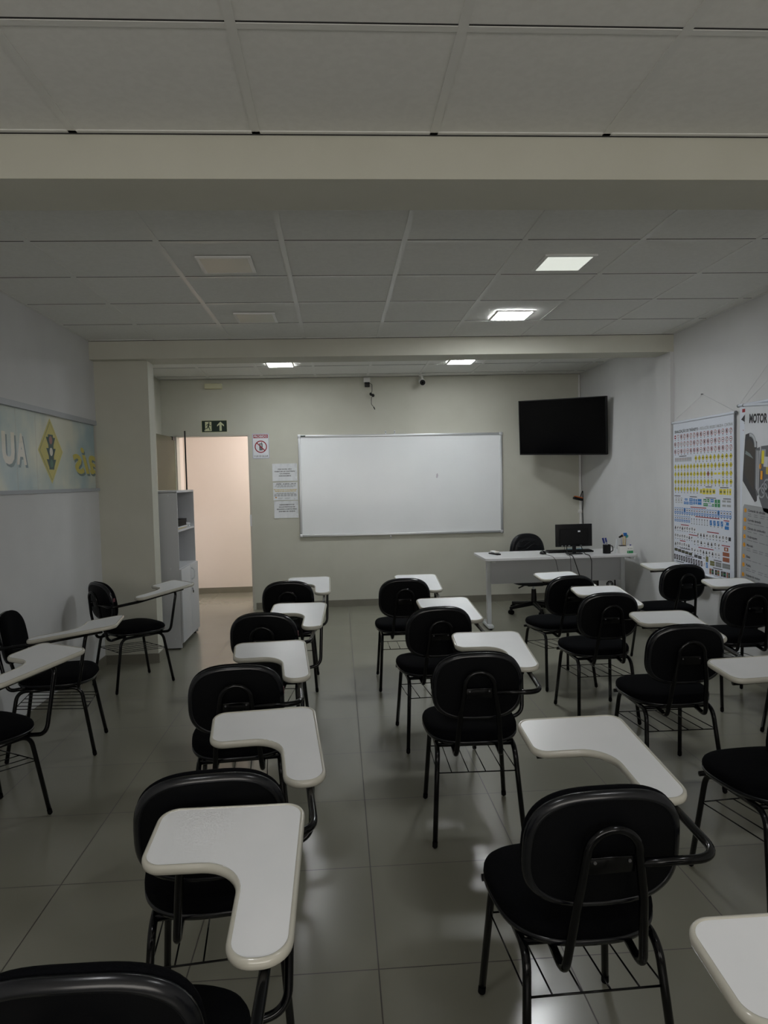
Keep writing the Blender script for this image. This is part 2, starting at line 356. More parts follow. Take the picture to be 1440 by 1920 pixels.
P.dia(cu, cv, .225, .238, M_BY, 1); P.dia(cu, cv, .200, .212, M_BDK, 2); P.dia(cu, cv, .196, .208, M_BY, 3)
P.rect(cu-.045, 1.672, cu+.045, 1.925, M_BDK, 4)
for z in (1.87, 1.79, 1.71):
    P.poly([(cu-.085, z+.035), (cu-.04, z-.03), (cu-.04, z+.035)], M_BDK, 4); P.poly([(cu+.085, z+.035), (cu+.04, z+.035), (cu+.04, z-.03)], M_BDK, 4)
for z, mm in ((1.885, M_BR), (1.80, M_CRM), (1.715, M_BG)): P.disc(cu, z, .029, .030, mm, 5)
P.obj('diamond_sign', bn)

# ------------------------------------------------------------------ ceiling lamps
def lamp(x, y, z, m, label, group):
    t = thing('ceiling_light', label, 'light', (x, y, z), 0, group)
    f = MB(); a, b = .148, .128
    for q in ((-a, -a, a, -b), (-a, b, a, a), (-a, -b, -b, b), (b, -b, a, b)): f.box((q[0], q[1], -.014), (q[2], q[3], -.0045), M_WHITE)
    f.obj('frame', t)
    e = MB(); e.box((-b, -b, -.0143), (b, b, -.006), m); e.obj('diffuser', t)
lamp(-.585, 4.075, CH, M_LEDOFF, 'unlit square ceiling panel on the left, nearer the crossbeam', 'square ceiling panels')
lamp(-.57, 5.365, CH, M_LEDOFF, 'unlit square ceiling panel on the left, further from the camera', 'square ceiling panels')
lamp(1.32, 4.075, CH, M_LED_B, 'dimly glowing square ceiling panel, nearest on the right', 'square ceiling panels')
lamp(1.335, 5.365, CH, M_LED_A, 'brightly lit square ceiling panel in front of the far crossbeam', 'square ceiling panels')
lamp(-.585, 7.72, CHR, M_LED, 'lit square ceiling panel in the far bay, above the doorway side', 'square ceiling panels')
lamp(1.355, 7.70, CHR, M_LED, 'lit square ceiling panel in the far bay, towards the television', 'square ceiling panels')
lamp(-.585, .72, CH, M_LED_N, 'lit square ceiling panel above the nearest chairs on the left', 'square ceiling panels')
lamp(1.335, .72, CH, M_LED_N, 'lit square ceiling panel above the nearest chairs on the right', 'square ceiling panels')
# unseen round lamp, added to brighten the hallway
t = thing('ceiling_light', 'round fill lamp added out of view to brighten the hallway beyond the door', 'light', (-.55, 9.55, 2.7))
f = MB(); f.cyl((0, 0, -.03), (0, 0, 0), .17, M_WHITE, 28); f.obj('frame', t)
f = MB(); f.cyl((0, 0, -.036), (0, 0, -.0305), .15, mat('hall_fill_lit', (1, 1, 1), emit=(1, .90, .85), estr=HALL_FILL), 28); f.obj('diffuser', t)

# ------------------------------------------------------------------ tablet-arm chairs
Z0T, SLT = .733, .129
def tz(y): return Z0T+SLT*(y-.2)
def make_chair():
    root = thing('tablet_arm_chair', '', 'chair')
    # seat cushion
    n = 56
    def seat_ring(sc, z, drop=0):
        out = []
        for i in range(n):
            t = 2*PI*i/n; ct, st = math.cos(t), math.sin(t); e = 2/2.9
            x = math.copysign(abs(ct)**e, ct); y = math.copysign(abs(st)**e, st)
            hw = .206*(1+.07*y-.03*y*y); X = x*(hw-(1-sc)*.2); Y = .018+y*(.212-(1-sc)*.2)
            zz = z + (.004*math.cos(X*7) if z > .44 else 0) - (.014*max(0, (Y-.12)/.11)**2 if z > .44 else 0)
            out.append((X, Y, zz))
        return out
    def loft(mb, rings, m, cap0=True, cap1=True):
        vs = [v for r in rings for v in r]; fs = []; N_ = len(rings[0])
        for i in range(len(rings)-1):
            for k in range(N_): fs.append((i*N_+k, i*N_+(k+1) % N_, (i+1)*N_+(k+1) % N_, (i+1)*N_+k))
        if cap0: fs.append(tuple(range(N_))[::-1])
        if cap1: fs.append(tuple(len(vs)-N_+k for k in range(N_)))
        mb.add(vs, fs, m, True)
    mb = MB(); loft(mb, [seat_ring(.955, .4285), seat_ring(.985, .432), seat_ring(1, .442), seat_ring(.995, .452), seat_ring(.97, .462), seat_ring(.92, .469), seat_ring(.8, .474), seat_ring(.5, .477), seat_ring(.15, .478)], M_FABRIC); mb.obj('seat', root)
    mb = MB(); loft(mb, [seat_ring(.90, .411), seat_ring(.975, .414), seat_ring(1.0, .424), seat_ring(1.0, .431), seat_ring(.95, .432)], M_LIP); mb.obj('seat_pan', root)
    # backrest: frame centre (0, -.238, .690), leaning back
    lean = math.radians(9)
    B = Matrix.Translation((0, -.238, .682)) @ Matrix.Rotation(lean, 4, 'X')
    def back_ring(ins, y):
        out = []
        for i in range(n):
            t = 2*PI*i/n; ct, st = math.cos(t), math.sin(t); q = 2.75 if st > 0 else 3.1; e = 2/q
            x = math.copysign(abs(ct)**e, ct); z = math.copysign(abs(st)**e, st)
            hw = .187*(1-.025*z) - ins; hh = .147 - ins
            X = x*hw; Zz = z*hh; out.append(B @ Vector((X, y+.55*X*X, Zz)))
        return out
    mb = MB(); loft(mb, [back_ring(.006, -.004), back_ring(.001, .002), back_ring(0, .010), back_ring(.004, .020), back_ring(.014, .028), back_ring(.035, .033), back_ring(.08, .036), back_ring(.13, .037)], M_FABRIC); bk = mb.obj('backrest', root)
    mb = MB(); loft(mb, [back_ring(.125, -.021), back_ring(.03, -.021), back_ring(.018, -.0205)], M_SHELL, True, False)
    loft(mb, [back_ring(.018, -.0205), back_ring(.0165, -.0235), back_ring(.012, -.0235), back_ring(.004, -.019), back_ring(-.001, -.011), back_ring(0, -.0045), back_ring(.01, -.0042)], M_LIP, False, True)
    mb.obj('back_shell', bk)
    # arch of the back support, hooking forward under the seat
    def by(z): return -.262-.155*(z-.55)-.012
    left = fillet([(-.094, -.10, .402), (-.094, -.236, .385), (-.076, by(.58)-.002, .58), (-.060, by(.694), .694)], [.042, .3], 9)
    arc = [(-.060*math.cos(PI*k/18), by(.694+.060*math.sin(PI*k/18)), .694+.060*math.sin(PI*k/18)) for k in range(1, 18)]
    mb = MB(); mb.sweep(left + arc + [Vector((-p.x, p.y, p.z)) for p in reversed(left)], .0105, M_TUBE, 12); mb.obj('back_support', root)
    mb = MB(); RB = Matrix.Translation((0, by(.665)+.006, .664)) @ Matrix.Rotation(lean, 4, 'X'); mb.rbox((-.054, -.003, -.021), (.054, .003, .021), .002, M_TUBE, RB, 2); br = mb.obj('bracket', root)
    for sx in (-1, 1):
        s3 = MB(); s3.cyl(RB @ Vector((sx*.040, -.0055, .010)), RB @ Vector((sx*.040, -.003, .010)), .0038, M_SCREW, 10); s3.obj('screw', br)
    # legs: inverted U per side, split into rear and front leg
    for sx in (-1, 1):
        for sy in (-1, 1):
            wf_, d_ = (.189, .232)
            top = (sx*.163, sy*.168, .398); foot = (sx*wf_, sy*d_, .014); mid = (sx*.163, 0, .398)
            mb = MB(); mb.sweep(fillet([foot, top, mid], .065, 8), .0108, M_TUBE, 12); lg = mb.obj('leg', root)
            v = (Vector(top)-Vector(foot)).normalized(); fc = MB(); fc.cyl(Vector(foot)-v*.006, Vector(foot)+v*.014, .0114, M_RUBBER, 12)
            fc.sphere(Vector(foot)-v*.002, .0114, M_RUBBER, 6, (1, 1, 1)); fc.obj('foot_cap', lg)
    mb = MB(); mb.sweep([(-.163, -.13, .398), (.163, -.13, .398)], .009, M_TUBE, 10); mb.obj('seat_frame', root)
    # wire book rack
    mb = MB(); zr, zf = .300, .272; yr, yf = -.188, .194
    def lx(z): return .189-(.026)*(z-.014)/.384
    mb.sweep([(-lx(zr), yr, zr), (lx(zr), yr, zr)], .0028, M_TUBE, 6); mb.sweep([(-lx(zf), yf, zf), (lx(zf), yf, zf)], .0028, M_TUBE, 6)
    for x in (-.168, -.108, -.036, .036, .108, .168): mb.sweep([(x, yr, zr), (x, yf, zf)], .0024, M_TUBE, 6)
    mb.obj('book_rack', root)
    # writing tablet
    base = [(-.034, .395), (-.034, .179), (.182, .179), (.186, -.084), (.307, -.084), (.307, .395)]
    out = fillet_closed(base, [.048, .048, .085, .052, .058, .048], 9)
    inn = offset2d(out, .0095)
    area = sum(inn[i-1].x*inn[i].y-inn[i].x*inn[i-1].y for i in range(len(inn)))
    mb = MB(); th = .0085
    N_ = len(inn); T3 = lambda L_, dz: [(p.x, p.y, tz(p.y)+dz) for p in L_]
    vs = T3(inn, th)+T3(inn, -th); mb.add(vs, [tuple(range(N_)), tuple(range(N_, 2*N_))[::-1]] + [(i, (i+1) % N_, N_+(i+1) % N_, N_+i) for i in range(N_)], M_LAM); tb = mb.obj('tablet', root)
    mb = MB(); prof = [(.0098, th+.0006), (.0075, .0105), (.004, .0102), (.0005, .006), (-.0005, 0), (.0008, -.007), (.005, -.0112), (.0118, -.0118), (.0130, -.009), (.0130, .0)]
    rings = [T3(offset2d(out, a), b) for a, b in prof]; vs = [v for r in rings for v in r]; K = len(prof); fs = []
    for i in range(K):
        j = (i+1) % K
        for k in range(N_): fs.append((i*N_+k, i*N_+(k+1) % N_, j*N_+(k+1) % N_, j*N_+k))
    mb.add(vs, fs, M_RIM, True); mb.obj('edge_trim', tb)
    # arm tube: from the arch round to the right, forward under the tablet
    zu = lambda y: tz(y)-.0225
    mb = MB(); mb.sweep(fillet([(.064, by(.667), .667), (.256, -.285, .661), (.258, -.07, zu(-.07)), (.246, .31, zu(.31))], [.07, .3], 9), .0105, M_TUBE, 12); mb.obj('arm', root)
    mb = MB(); mb.sweep(fillet([(-.012, .228, zu(.228)), (.282, .228, zu(.228)+.001), (.272, .175, .418), (.16, .158, .4195-.019), (-.200, .155, .4195-.019)], [.035, .06, .05], 9), .0098, M_TUBE, 12); mb.obj('arm_support', root)
    return root
def children(o): return [c for c in bpy.data.objects if c.parent == o]
def copy_tree(o, parent=None):
    c = o.copy(); col.objects.link(c); c.parent = parent
    for ch in children(o): copy_tree(ch, c)
    return c
proto = make_chair()
GR = 'black tablet-arm chairs of the classroom'
CHAIRS = [
 (-.410, 1.305, -.6, 'foremost black chair of the doorway column, its backrest cut by the bottom edge'),
 (-.366, 2.015, 6.0, 'black chair second from the front in the column leading to the doorway'),
 (-.449, 3.068, 5.5, 'black chair in the middle of the five-chair column leading to the doorway'),
 (-.419, 4.177, -3.1, 'black chair second from the back wall in the column leading to the doorway'),
 (-.388, 5.411, .7, 'black chair furthest back in the column nearest the doorway'),
 (.600, .775, 0, 'chair cropped by the bottom right corner, only its white tablet in view'),
 (.579, 1.813, 1.4, 'largest black chair, seen fully from behind in the right foreground'),
 (.557, 3.117, -2.0, 'black chair with glossy arm tube standing centrally between two aisles, legs fully visible'),
 (.527, 4.168, 2.9, 'black chair second from the whiteboard in the column under it'),
 (.457, 5.352, -.6, 'black chair closest to the whiteboard'),
 (1.615, 3.478, -.6, 'black chair right of centre with its backrest just above the large foreground tablet'),
 (1.608, 4.438, .4, 'black chair standing second from the desk, directly behind the one facing it'),
 (1.603, 5.209, 7.2, 'black chair directly in front of the desk with the monitor'),
 (1.540, 2.432, 4.7, 'black chair cut by the right edge, seat and wire rack shown, backrest outside'),
 (2.636, 5.612, 5.4, 'black chair beside the traffic sign chart'),
 (2.604, 4.594, -1.6, 'black chair at the right edge in front of the engine poster'),
 (2.645, 3.771, 2.4, 'chair almost wholly outside the right edge, only a front leg showing'),
 (-1.633, 5.630, -47.0, 'black chair turned sideways beside the pillar, in front of the bookcase'),
 (-1.690, 4.282, -81.7, 'black chair against the left wall facing the aisle, between two other turned chairs'),
 (-1.682, 3.305, -32.7, 'nearest of the turned chairs by the left wall, cut by the left edge'),
]
tagged = {2, 3, 17}
for i, (x, y, a, lb) in enumerate(CHAIRS):
    o = copy_tree(proto) if i else proto
    o.location = (x, y, 0); o.rotation_euler = (0, 0, math.radians(a)); tag(o, lb, 'chair', GR)
    if i in tagged:
        mb = MB(); mb.box((.170, -.232, .690), (.1885, -.216, .716), M_TAG); tg = mb.obj('fabric_tag', [c for c in children(o) if c.name.startswith('backrest')][0]); tg['label'] = 'small faded red fabric tag'

# ------------------------------------------------------------------ whiteboard
t = thing('whiteboard', 'large white dry-erase board with aluminium frame on the back wall', 'whiteboard', (.773, YB, 1.48))
t.rotation_euler = (0, math.radians(.35), 0)
W2, H2 = 1.235, .603
mb = MB(); mb.box((-W2, -.016, -H2), (W2, -.004, H2), M_BOARD); mb.obj('writing_surface', t)
mb = MB()
for a, b in (((-W2-.012, -.026, H2-.014), (W2+.012, 0, H2+.014)), ((-W2-.012, -.030, -H2-.014), (W2+.012, 0, -H2+.014)), ((-W2-.014, -.026, -H2), (-W2+.014, 0, H2)), ((W2-.014, -.026, -H2), (W2+.014, 0, H2))): mb.rbox(a, b, .004, M_ALU)
fr = mb.obj('frame', t)
for sx in (-1, 1):
    for sz in (-1, 1): mb = MB(); mb.rbox((sx*W2-.02, -.031, sz*H2-.02), (sx*W2+.02, 0, sz*H2+.02), .006, M_ALU); mb.obj('corner_cap', fr)
mb = MB(); mb.box((-W2, -.0275, H2-.005), (-W2+.075, -.0262, H2+.010), INK['darkgreen']); s4 = mb.obj('sticker', t); s4['label'] = 'small green maker sticker'
for x, z in ((-.185, .635), (-.075, .635), (-.145, -.640)):
    mb = MB(); mb.rbox((x-.008, -.008, z-.024), (x+.008, 0, z+.024), .002, M_ALU); mb.cyl((x, -.010, z+(.006 if z > 0 else -.006)), (x, -.008, z+(.006 if z > 0 else -.006)), .005, M_BLACK, 10); mb.obj('clip', t)
# marker smudge
m = mat('board_smudge', (.58, .54, .60), .5); P = Print((0, -.0165, 0), (1, 0, 0), (0, 0, 1), .0002)
P.poly([(.425, .075), (.44, .07), (.452, .10), (.445, .13), (.43, .12)], m, 1); P.obj('marker_smudge', t)

# ------------------------------------------------------------------ signs and papers on the back wall
def sheet(name, label, cat, x0, x1, z0, z1, m=M_PAPER, th=.0012, group=None, warp=0):
    t = thing(name, label, cat, ((x0+x1)/2, YB-.0005, z0), 0, group); w_, h_ = x1-x0, z1-z0
    mb = MB(); nx = 10
    vs = []; 
    for j in range(5):
        for i in range(nx+1):
            x = -w_/2+w_*i/nx; z = h_*j/4; e = (abs(2*i/nx-1)**6+abs(j/2-1)**6)
            vs.append((x, -.001-warp*e*(.5+.5*math.sin(i*2.1+j*3)), z))
    k = len(vs); vs += [(a, b-th, c) for a, b, c in vs]; fs = []
    for j in range(4):
        for i in range(nx):
            a = j*(nx+1)+i; q = (a, a+1, a+nx+2, a+nx+1); fs.append(tuple(v+k for v in q)); fs.append(q[::-1])
    for i in range(nx):
        fs.append((i, i+1, i+1+k, i+k)); a = 4*(nx+1)+i; fs.append((a, a+k, a+k+1, a+1))
    for j in range(4):
        a = j*(nx+1); fs.append((a, a+k, a+k+nx+1, a+nx+1)); b = a+nx; fs.append((b, b+nx+1, b+nx+1+k, b+k))
    mb.add(vs, fs, m); mb.obj('sheet', t)
    return t, w_, h_, Print((0, -.001-th-warp*.2, 0), (1, 0, 0), (0, 0, 1), .0004)
# exit sign
t, w_, h_, P = sheet('exit_sign', 'green emergency exit sign with running figure and arrow above the doorway', 'sign', -1.622, -1.315, 2.160, 2.307, INK['pale'], .003)
P.rect(-w_/2+.007, .006, w_/2-.004, h_-.006, INK['darkgreen'], 1)
P.rect(-.108, .018, -.032, .128, INK['pale'], 2)
g_ = INK['darkgreen']; P.disc(-.062, .114, .008, .0085, g_, 3)
for a in ((-.064, .104, -.072, .070, .017), (-.066, .100, -.086, .094, .007), (-.086, .094, -.096, .078, .006), (-.062, .098, -.050, .082, .007), (-.050, .082, -.036, .088, .006),
          (-.070, .072, -.058, .050, .010), (-.058, .050, -.050, .024, .008), (-.074, .072, -.084, .050, .010), (-.084, .050, -.106, .046, .008)): P.line(*a, g_, 3)
P.poly([(.075, .128), (.034, .088), (.034, .070), (.062, .092), (.062, .018), (.088, .018), (.088, .092), (.116, .070), (.116, .088)], INK['pale'], 2)
P.line(-.118, .030, -.1085, .018, .006, INK['pale'], 2)
P.obj('print', t)
# no phone sign
t, w_, h_, P = sheet('prohibition_sign', 'white plastic sign forbidding phones with red PROIBIDO header beside the door', 'sign', -1.022, -.822, 1.835, 2.136, INK['white'], .002)
b_ = INK['navy']
for a in ((-.098, .003, .098, .006), (-.098, .295, .098, .298), (-.098, .003, -.095, .298), (.095, .003, .098, .298)): P.rect(*a, b_, 1)
P.rect(-.088, .246, .088, .288, INK['red'], 1); P.text('PROIBIDO', 0, .254, .026, INK['white'], width=.160, center=True, bold=.02)
k_ = INK['black']; P.rect(-.018, .098, .020, .182, k_, 2); P.rect(-.012, .138, .012, .174, INK['lightgrey'], 3); P.rect(.008, .182, .014, .198, k_, 2)
for i in range(3):
    for j in range(3): P.rect(-.012+.010*i, .104+.010*j, -.006+.010*i, .110+.010*j, INK['lightgrey'], 3)
P.ring(0, .142, .074, .062, INK['red'], 4); P.line(-.047, .189, .047, .095, .012, INK['red'], 4)
P.text('O USO DE CELULAR', 0, .018, .022, k_, width=.168, center=True, bold=.01)
P.obj('print', t)
# three taped papers
t, w_, h_, P = sheet('notice_paper', 'topmost of the three papers taped left of the whiteboard, four short lines of text', 'paper', -.793, -.494, 1.556, 1.768, warp=.006, group='papers taped by the whiteboard')
for i, (s, wd) in enumerate((('POR FAVOR, NÃO', .165), ('RABISCAR AS CARTEIRAS', .245), ('E A PAREDE!', .12), ('AGRADECEMOS.', .150))): P.text(s, 0, .138-.027*i, .013, k_, width=wd, center=True, bold=.02)
P.obj('print', t)
t, w_, h_, P = sheet('notice_paper', 'middle paper left of the whiteboard, with green heading and yellow highlighted lines', 'paper', -.791, -.494, 1.324, 1.540, warp=.002, group='papers taped by the whiteboard')
P.text('Mantenha sua parcela em dia!', 0, .193, .014, INK['darkgreen'], width=.282, center=True, bold=.03)
for i, wd in enumerate((.26, .27, .20)): 
    for q in range(7): P.rect(-wd/2+wd*q/7, .178-.010*i, -wd/2+wd*(q+.82)/7, .182-.010*i, INK['grey'], 1)
P.text('Planejamento é fundamental.', 0, .124, .012, INK['mustard'], width=.28, center=True, bold=.03); P.text('Sempre use antecedência!', 0, .105, .012, INK['mustard'], width=.255, center=True, bold=.03)
for i, wd in enumerate((.22, .28, .28, .28)):
    for q in range(7): P.rect(-wd/2+wd*q/7, .083-.0115*i, -wd/2+wd*(q+.82)/7, .0885-.0115*i, INK['grey'], 1)
for i in range(2): P.rect(-.09, .026-.010*i, .06, .030-.010*i, INK['lightgrey'], 1)
P.disc(-.115, .028, .016, .014, INK['brown'], 1); P.disc(-.115, .032, .008, .006, INK['orange'], 2); P.rect(.10, .012, .138, .017, INK['lightgrey'], 1); P.obj('print', t)
t, w_, h_, P = sheet('notice_paper', 'lowest of the three papers taped left of the whiteboard, edges curling', 'paper', -.785, -.493, 1.108, 1.315, warp=.006, group='papers taped by the whiteboard')
for i, (s, wd) in enumerate((('AGENDAMENTO DE', .180), ('AULAS PRÁTICAS DE', .195), ('SEGUNDA A SEXTA FEIRA', .245), ('DAS 08H ÀS 18:00HS', .195))): P.text(s, .008, .155-.027*i, .013, k_, width=wd, center=True, bold=.02)
P.obj('print', t)

# ------------------------------------------------------------------ wall and ceiling devices
t = thing('emergency_light', 'small cream emergency light box high above the doorway', 'light', (-1.46, YB, 2.675))
mb = MB(); mb.rbox((-.102, -.055, 0), (.102, 0, .062), .006, mat('cream_plastic', (.62, .60, .40), .5)); mb.obj('housing', t)
mb = MB()
for i in range(10):
    for j in range(2): mb.cyl((-.081+.018*i, -.0565, .02+.022*j), (-.081+.018*i, -.055, .02+.022*j), .006, mat('led_lens', (.7, .7, .55), .2), 8)
mb.obj('led_array', t)
t = thing('power_box', 'small white socket box near the ceiling with a black adapter and dangling cable', 'socket', (.378, YB, 2.72))
mb = MB(); mb.rbox((-.040, -.045, .006), (.040, 0, .062), .004, M_WHITE); mb.obj('socket_box', t)
mb = MB(); mb.rbox((-.028, -.065, -.052), (.032, -.012, .004), .006, M_BLACK); ad = mb.obj('adapter', t)
mb = MB(); mb.sweep(fillet([(.032, -.045, -.012), (.060, -.045, -.02), (.060, -.043, -.10), (.048, -.045, -.135)], .02), .003, M_BLACK, 8); mb.sweep(fillet([(.060, -.05, -.15), (.048, -.045, -.20), (.046, -.05, -.26), (.078, -.05, -.30)], .03), .0028, M_BLACK, 8)
mb.cyl((.074, -.05, -.295), (.088, -.05, -.325), .006, M_BLACK, 8); cb = mb.obj('cable', t)
mb = MB(); mb.sphere((.042, -.047, -.138), .018, M_BLACK, 8, (.9, .8, 1)); mb.sphere((.070, -.05, -.156), .020, M_BLACK, 8, (.9, .8, 1)); mb.rbox((.035, -.058, -.16), (.078, -.040, -.136), .006, M_BLACK); mb.obj('connector', t)
t = thing('security_camera', 'white bullet security camera with black front under the far ceiling', 'camera', (1.035, 8.60, CHR-.005))
mb = MB(); mb.cyl((0, 0, -.018), (0, 0, 0), .038, M_WHITE, 20); mb.cyl((0, 0, -.05), (0, 0, -.018), .013, M_WHITE, 12); mb.sphere((0, 0, -.055), .02, M_WHITE, 8); mb.obj('mount', t)
mb = MB(); mb.cyl((0, .06, -.068), (0, -.06, -.105), .036, M_WHITE, 24); mb.obj('housing', t)
mb = MB(); mb.cyl((0, -.058, -.1045), (0, -.067, -.1075), .033, M_BLACK, 24); mb.cyl((0, -.066, -.107), (0, -.071, -.1088), .011, M_SCREEN, 16); mb.obj('lens', t)

# TV in the corner
c0 = Vector((2.203, 8.52, 1.802)); c1 = Vector((2.965, 7.72, 1.755)); c2 = Vector((2.163, 8.47, 2.440)); c3 = Vector((2.930, 7.68, 2.398))
ux = ((c1-c0)+(c3-c2)).normalized(); uz = (c2-c0)+(c3-c1); uz = (uz-ux*uz.dot(ux)).normalized(); uy = uz.cross(ux)
TW = ((c1-c0).length+(c3-c2).length)/2; TH = ((c2-c0).length+(c3-c1).length)/2; cc = (c0+c1+c2+c3)/4
t = thing('television', 'large black flat television switched off, angled in the corner above the desk', 'television')
t.matrix_world = Matrix.Translation(cc) @ Matrix((ux, uy, uz)).transposed().to_4x4()
mb = MB(); mb.rbox((-TW/2, .004, -TH/2), (TW/2, .045, TH/2), .006, M_BLACK); mb.rbox((-.34, .04, -.24), (.34, .085, .12), .02, M_BLACKM); mb.obj('housing', t)
mb = MB(); mb.box((-TW/2+.011, .001, -TH/2+.016), (TW/2-.011, .006, TH/2-.011), M_SCREEN); mb.obj('screen', t)
mb = MB()
for a in ((-TW/2, -.001, -TH/2, TW/2, .01, -TH/2+.014), (-TW/2, -.001, TH/2-.010, TW/2, .01, TH/2), (-TW/2, -.001, -TH/2, -TW/2+.010, .01, TH/2), (TW/2-.010, -.001, -TH/2, TW/2, .01, TH/2)): mb.box(a[:3], a[3:], M_BLACK)
mb.obj('bezel', t)
mb = MB(); mb.box((-.20, .085, -.18), (-.17, .10, .10), M_BLACKM); mb.box((.17, .085, -.18), (.20, .10, .10), M_BLACKM); mb.box((-.22, .10, -.06), (.22, .115, -.02), M_BLACKM)
Mi = t.matrix_world.inverted(); q0 = t.matrix_world @ Vector((0, .11, -.04)); wp = Vector((3.012, 8.34, q0.z))
mb.sweep([Mi @ q0, Mi @ ((q0+wp)/2+Vector((-.03, .06, 0))), Mi @ wp], .016, M_BLACKM, 8)
mb.box((3.007, 8.27, q0.z-.12), (3.018, 8.41, q0.z+.12), M_BLACKM, Mi); mb.obj('wall_bracket', t)
# conduit in the corner and the orange gadget
mb = MB(); mb.box((2.988, YB-.022, .10), (3.012, YB-.0005, 1.80), M_WHITE); mb.box((2.994, YB-.016, 1.80), (3.010, YB-.0005, CHR-.02), M_WHITE); mb.rbox((2.972, YB-.035, 1.07), (3.018, YB, 1.11), .004, M_WHITE)
tag(mb.obj('cable_trunking'), 'narrow white cable trunking running up the far right corner', 'trunking')
t = thing('handheld_gadget', 'black and orange gadget hanging in the far corner from a dark cord', 'gadget', (2.93, 8.60, 1.26))
mb = MB(); RG = Matrix.Rotation(math.radians(14), 4, 'Y'); 
vs = MB(); mb.rbox((-.058, -.035, -.026), (.058, .035, .006), .012, M_BLACK, RG); mb.obj('body', t)
mb = MB(); mb.rbox((-.050, -.030, .004), (.052, .030, .018), .006, mat('orange_plastic', (.60, .13, .02), .4), RG); mb.obj('top_cover', t)
mb = MB(); mb.sweep(fillet([(.025, 0, .012), (.05, 0, .075), (.058, 0, .085), (.062, 0, -.01), (.058, .01, -.15), (.066, .02, -.31), (.070, .05, -.50)], .02), .005, M_BLACK, 8); mb.obj('cord', t)

# ------------------------------------------------------------------ desk
t = thing('desk', 'long white office desk under the television, computer on top', 'desk', (2.165, 7.14, 0)); Dx, Dy = 2.165, 7.14
W_, D_ = .762, .315
mb = MB(); outl = fillet_closed([(-W_, -D_), (W_, -D_), (W_, D_), (-W_, D_)], [.05, .05, .03, .03], 6)
for i, p in enumerate(outl):
    pass
N_ = len(outl); prf = [(.003, .725), (0, .728), (0, .747), (.003, .750)]
rings = [[(p.x, p.y, z) for p in offset2d(outl, a)] for a, z in prf]; vs = [v for r in rings for v in r]; fs = []
for i in range(3):
    for k in range(N_): fs.append((i*N_+k, i*N_+(k+1) % N_, (i+1)*N_+(k+1) % N_, (i+1)*N_+k))
fs += [tuple(range(N_))[::-1], tuple(range(3*N_, 4*N_))]; mb.add(vs, fs, M_DESK); mb.obj('desktop', t)
mb = MB(); mb.rbox((-.655, .005, .455), (.705, .021, .724), .002, M_GREY); mb.obj('modesty_panel', t)
for sx in (-.668, .722):
    mb = MB(); mb.rbox((sx-.022, -.01, .045), (sx+.022, .045, .724), .006, M_STEELG); mb.rbox((sx-.02, -.25, .700), (sx+.02, .25, .724), .004, M_STEELG)
    mb.rbox((sx-.03, -.085, .014), (sx+.03, .27, .048), .010, M_STEELG); lg = mb.obj('leg', t)
    for y in (-.065, .25): mb = MB(); mb.cyl((sx, y, 0), (sx, y, .016), .014, M_BLACK, 12); mb.obj('leveller', lg)

# monitor (seen from behind)
t = thing('computer_monitor', 'black computer monitor turned away on the white desk', 'monitor', (2.345, 7.03, .750), math.radians(1))
mb = MB(); mb.rbox((-.188, -.004, .074), (.188, .012, .300), .004, M_BLACK); mb.rbox((-.15, -.020, .088), (.15, -.002, .255), .012, M_BLACKM); hs = mb.obj('housing', t)
mb = MB(); mb.box((-.178, .0122, .086), (.178, .0135, .292), M_SCREEN); mb.obj('screen', t)
mb = MB(); mb.rbox((-.018, -.016, .006), (.018, .004, .12), .004, M_BLACK); mb.rbox((-.072, -.055, 0), (.072, .055, .010), .004, M_BLACK); mb.obj('stand', t)
mb = MB(); mb.rbox((.035, -.0225, .220), (.060, -.020, .235), .001, INK['white'], None); q = mb.obj('sticker', t); q['label'] = 'small white sticker'
for x in (-.12, -.085, -.05, .07):
    mb = MB(); mb.box((x-.010, -.0045, .080), (x+.010, -.0041, .087), M_ALU); mb.obj('port', t)
t = thing('keyboard', 'black keyboard lying behind the monitor stand on the desk', 'keyboard', (2.365, 7.21, .750))
mb = MB(); mb.rbox((-.245, -.065, 0), (.225, .075, .016), .005, M_BLACK); mb.obj('case', t)
mb = MB()
for r_ in range(5):
    for k in range(20): mb.box((-.235+.0225*k, -.055+.024*r_, .016), (-.216+.0225*k, -.035+.024*r_, .022), M_BLACKM)
mb.obj('keys', t)
t = thing('computer_mouse', 'black mouse on the desk left of the keyboard', 'mouse', (2.045, 7.09, .750))
mb = MB(); mb.sphere((0, 0, .008), .038, M_BLACK, 12, (.85, 1.2, .75))
mb.v = [(x, y, max(z, 0)) for x, y, z in mb.v]; mb.obj('body', t)
mb = MB(); mb.cyl((-.003, -.028, .030), (.003, -.028, .030), .007, M_RUBBER, 12); mb.obj('scroll_wheel', t)
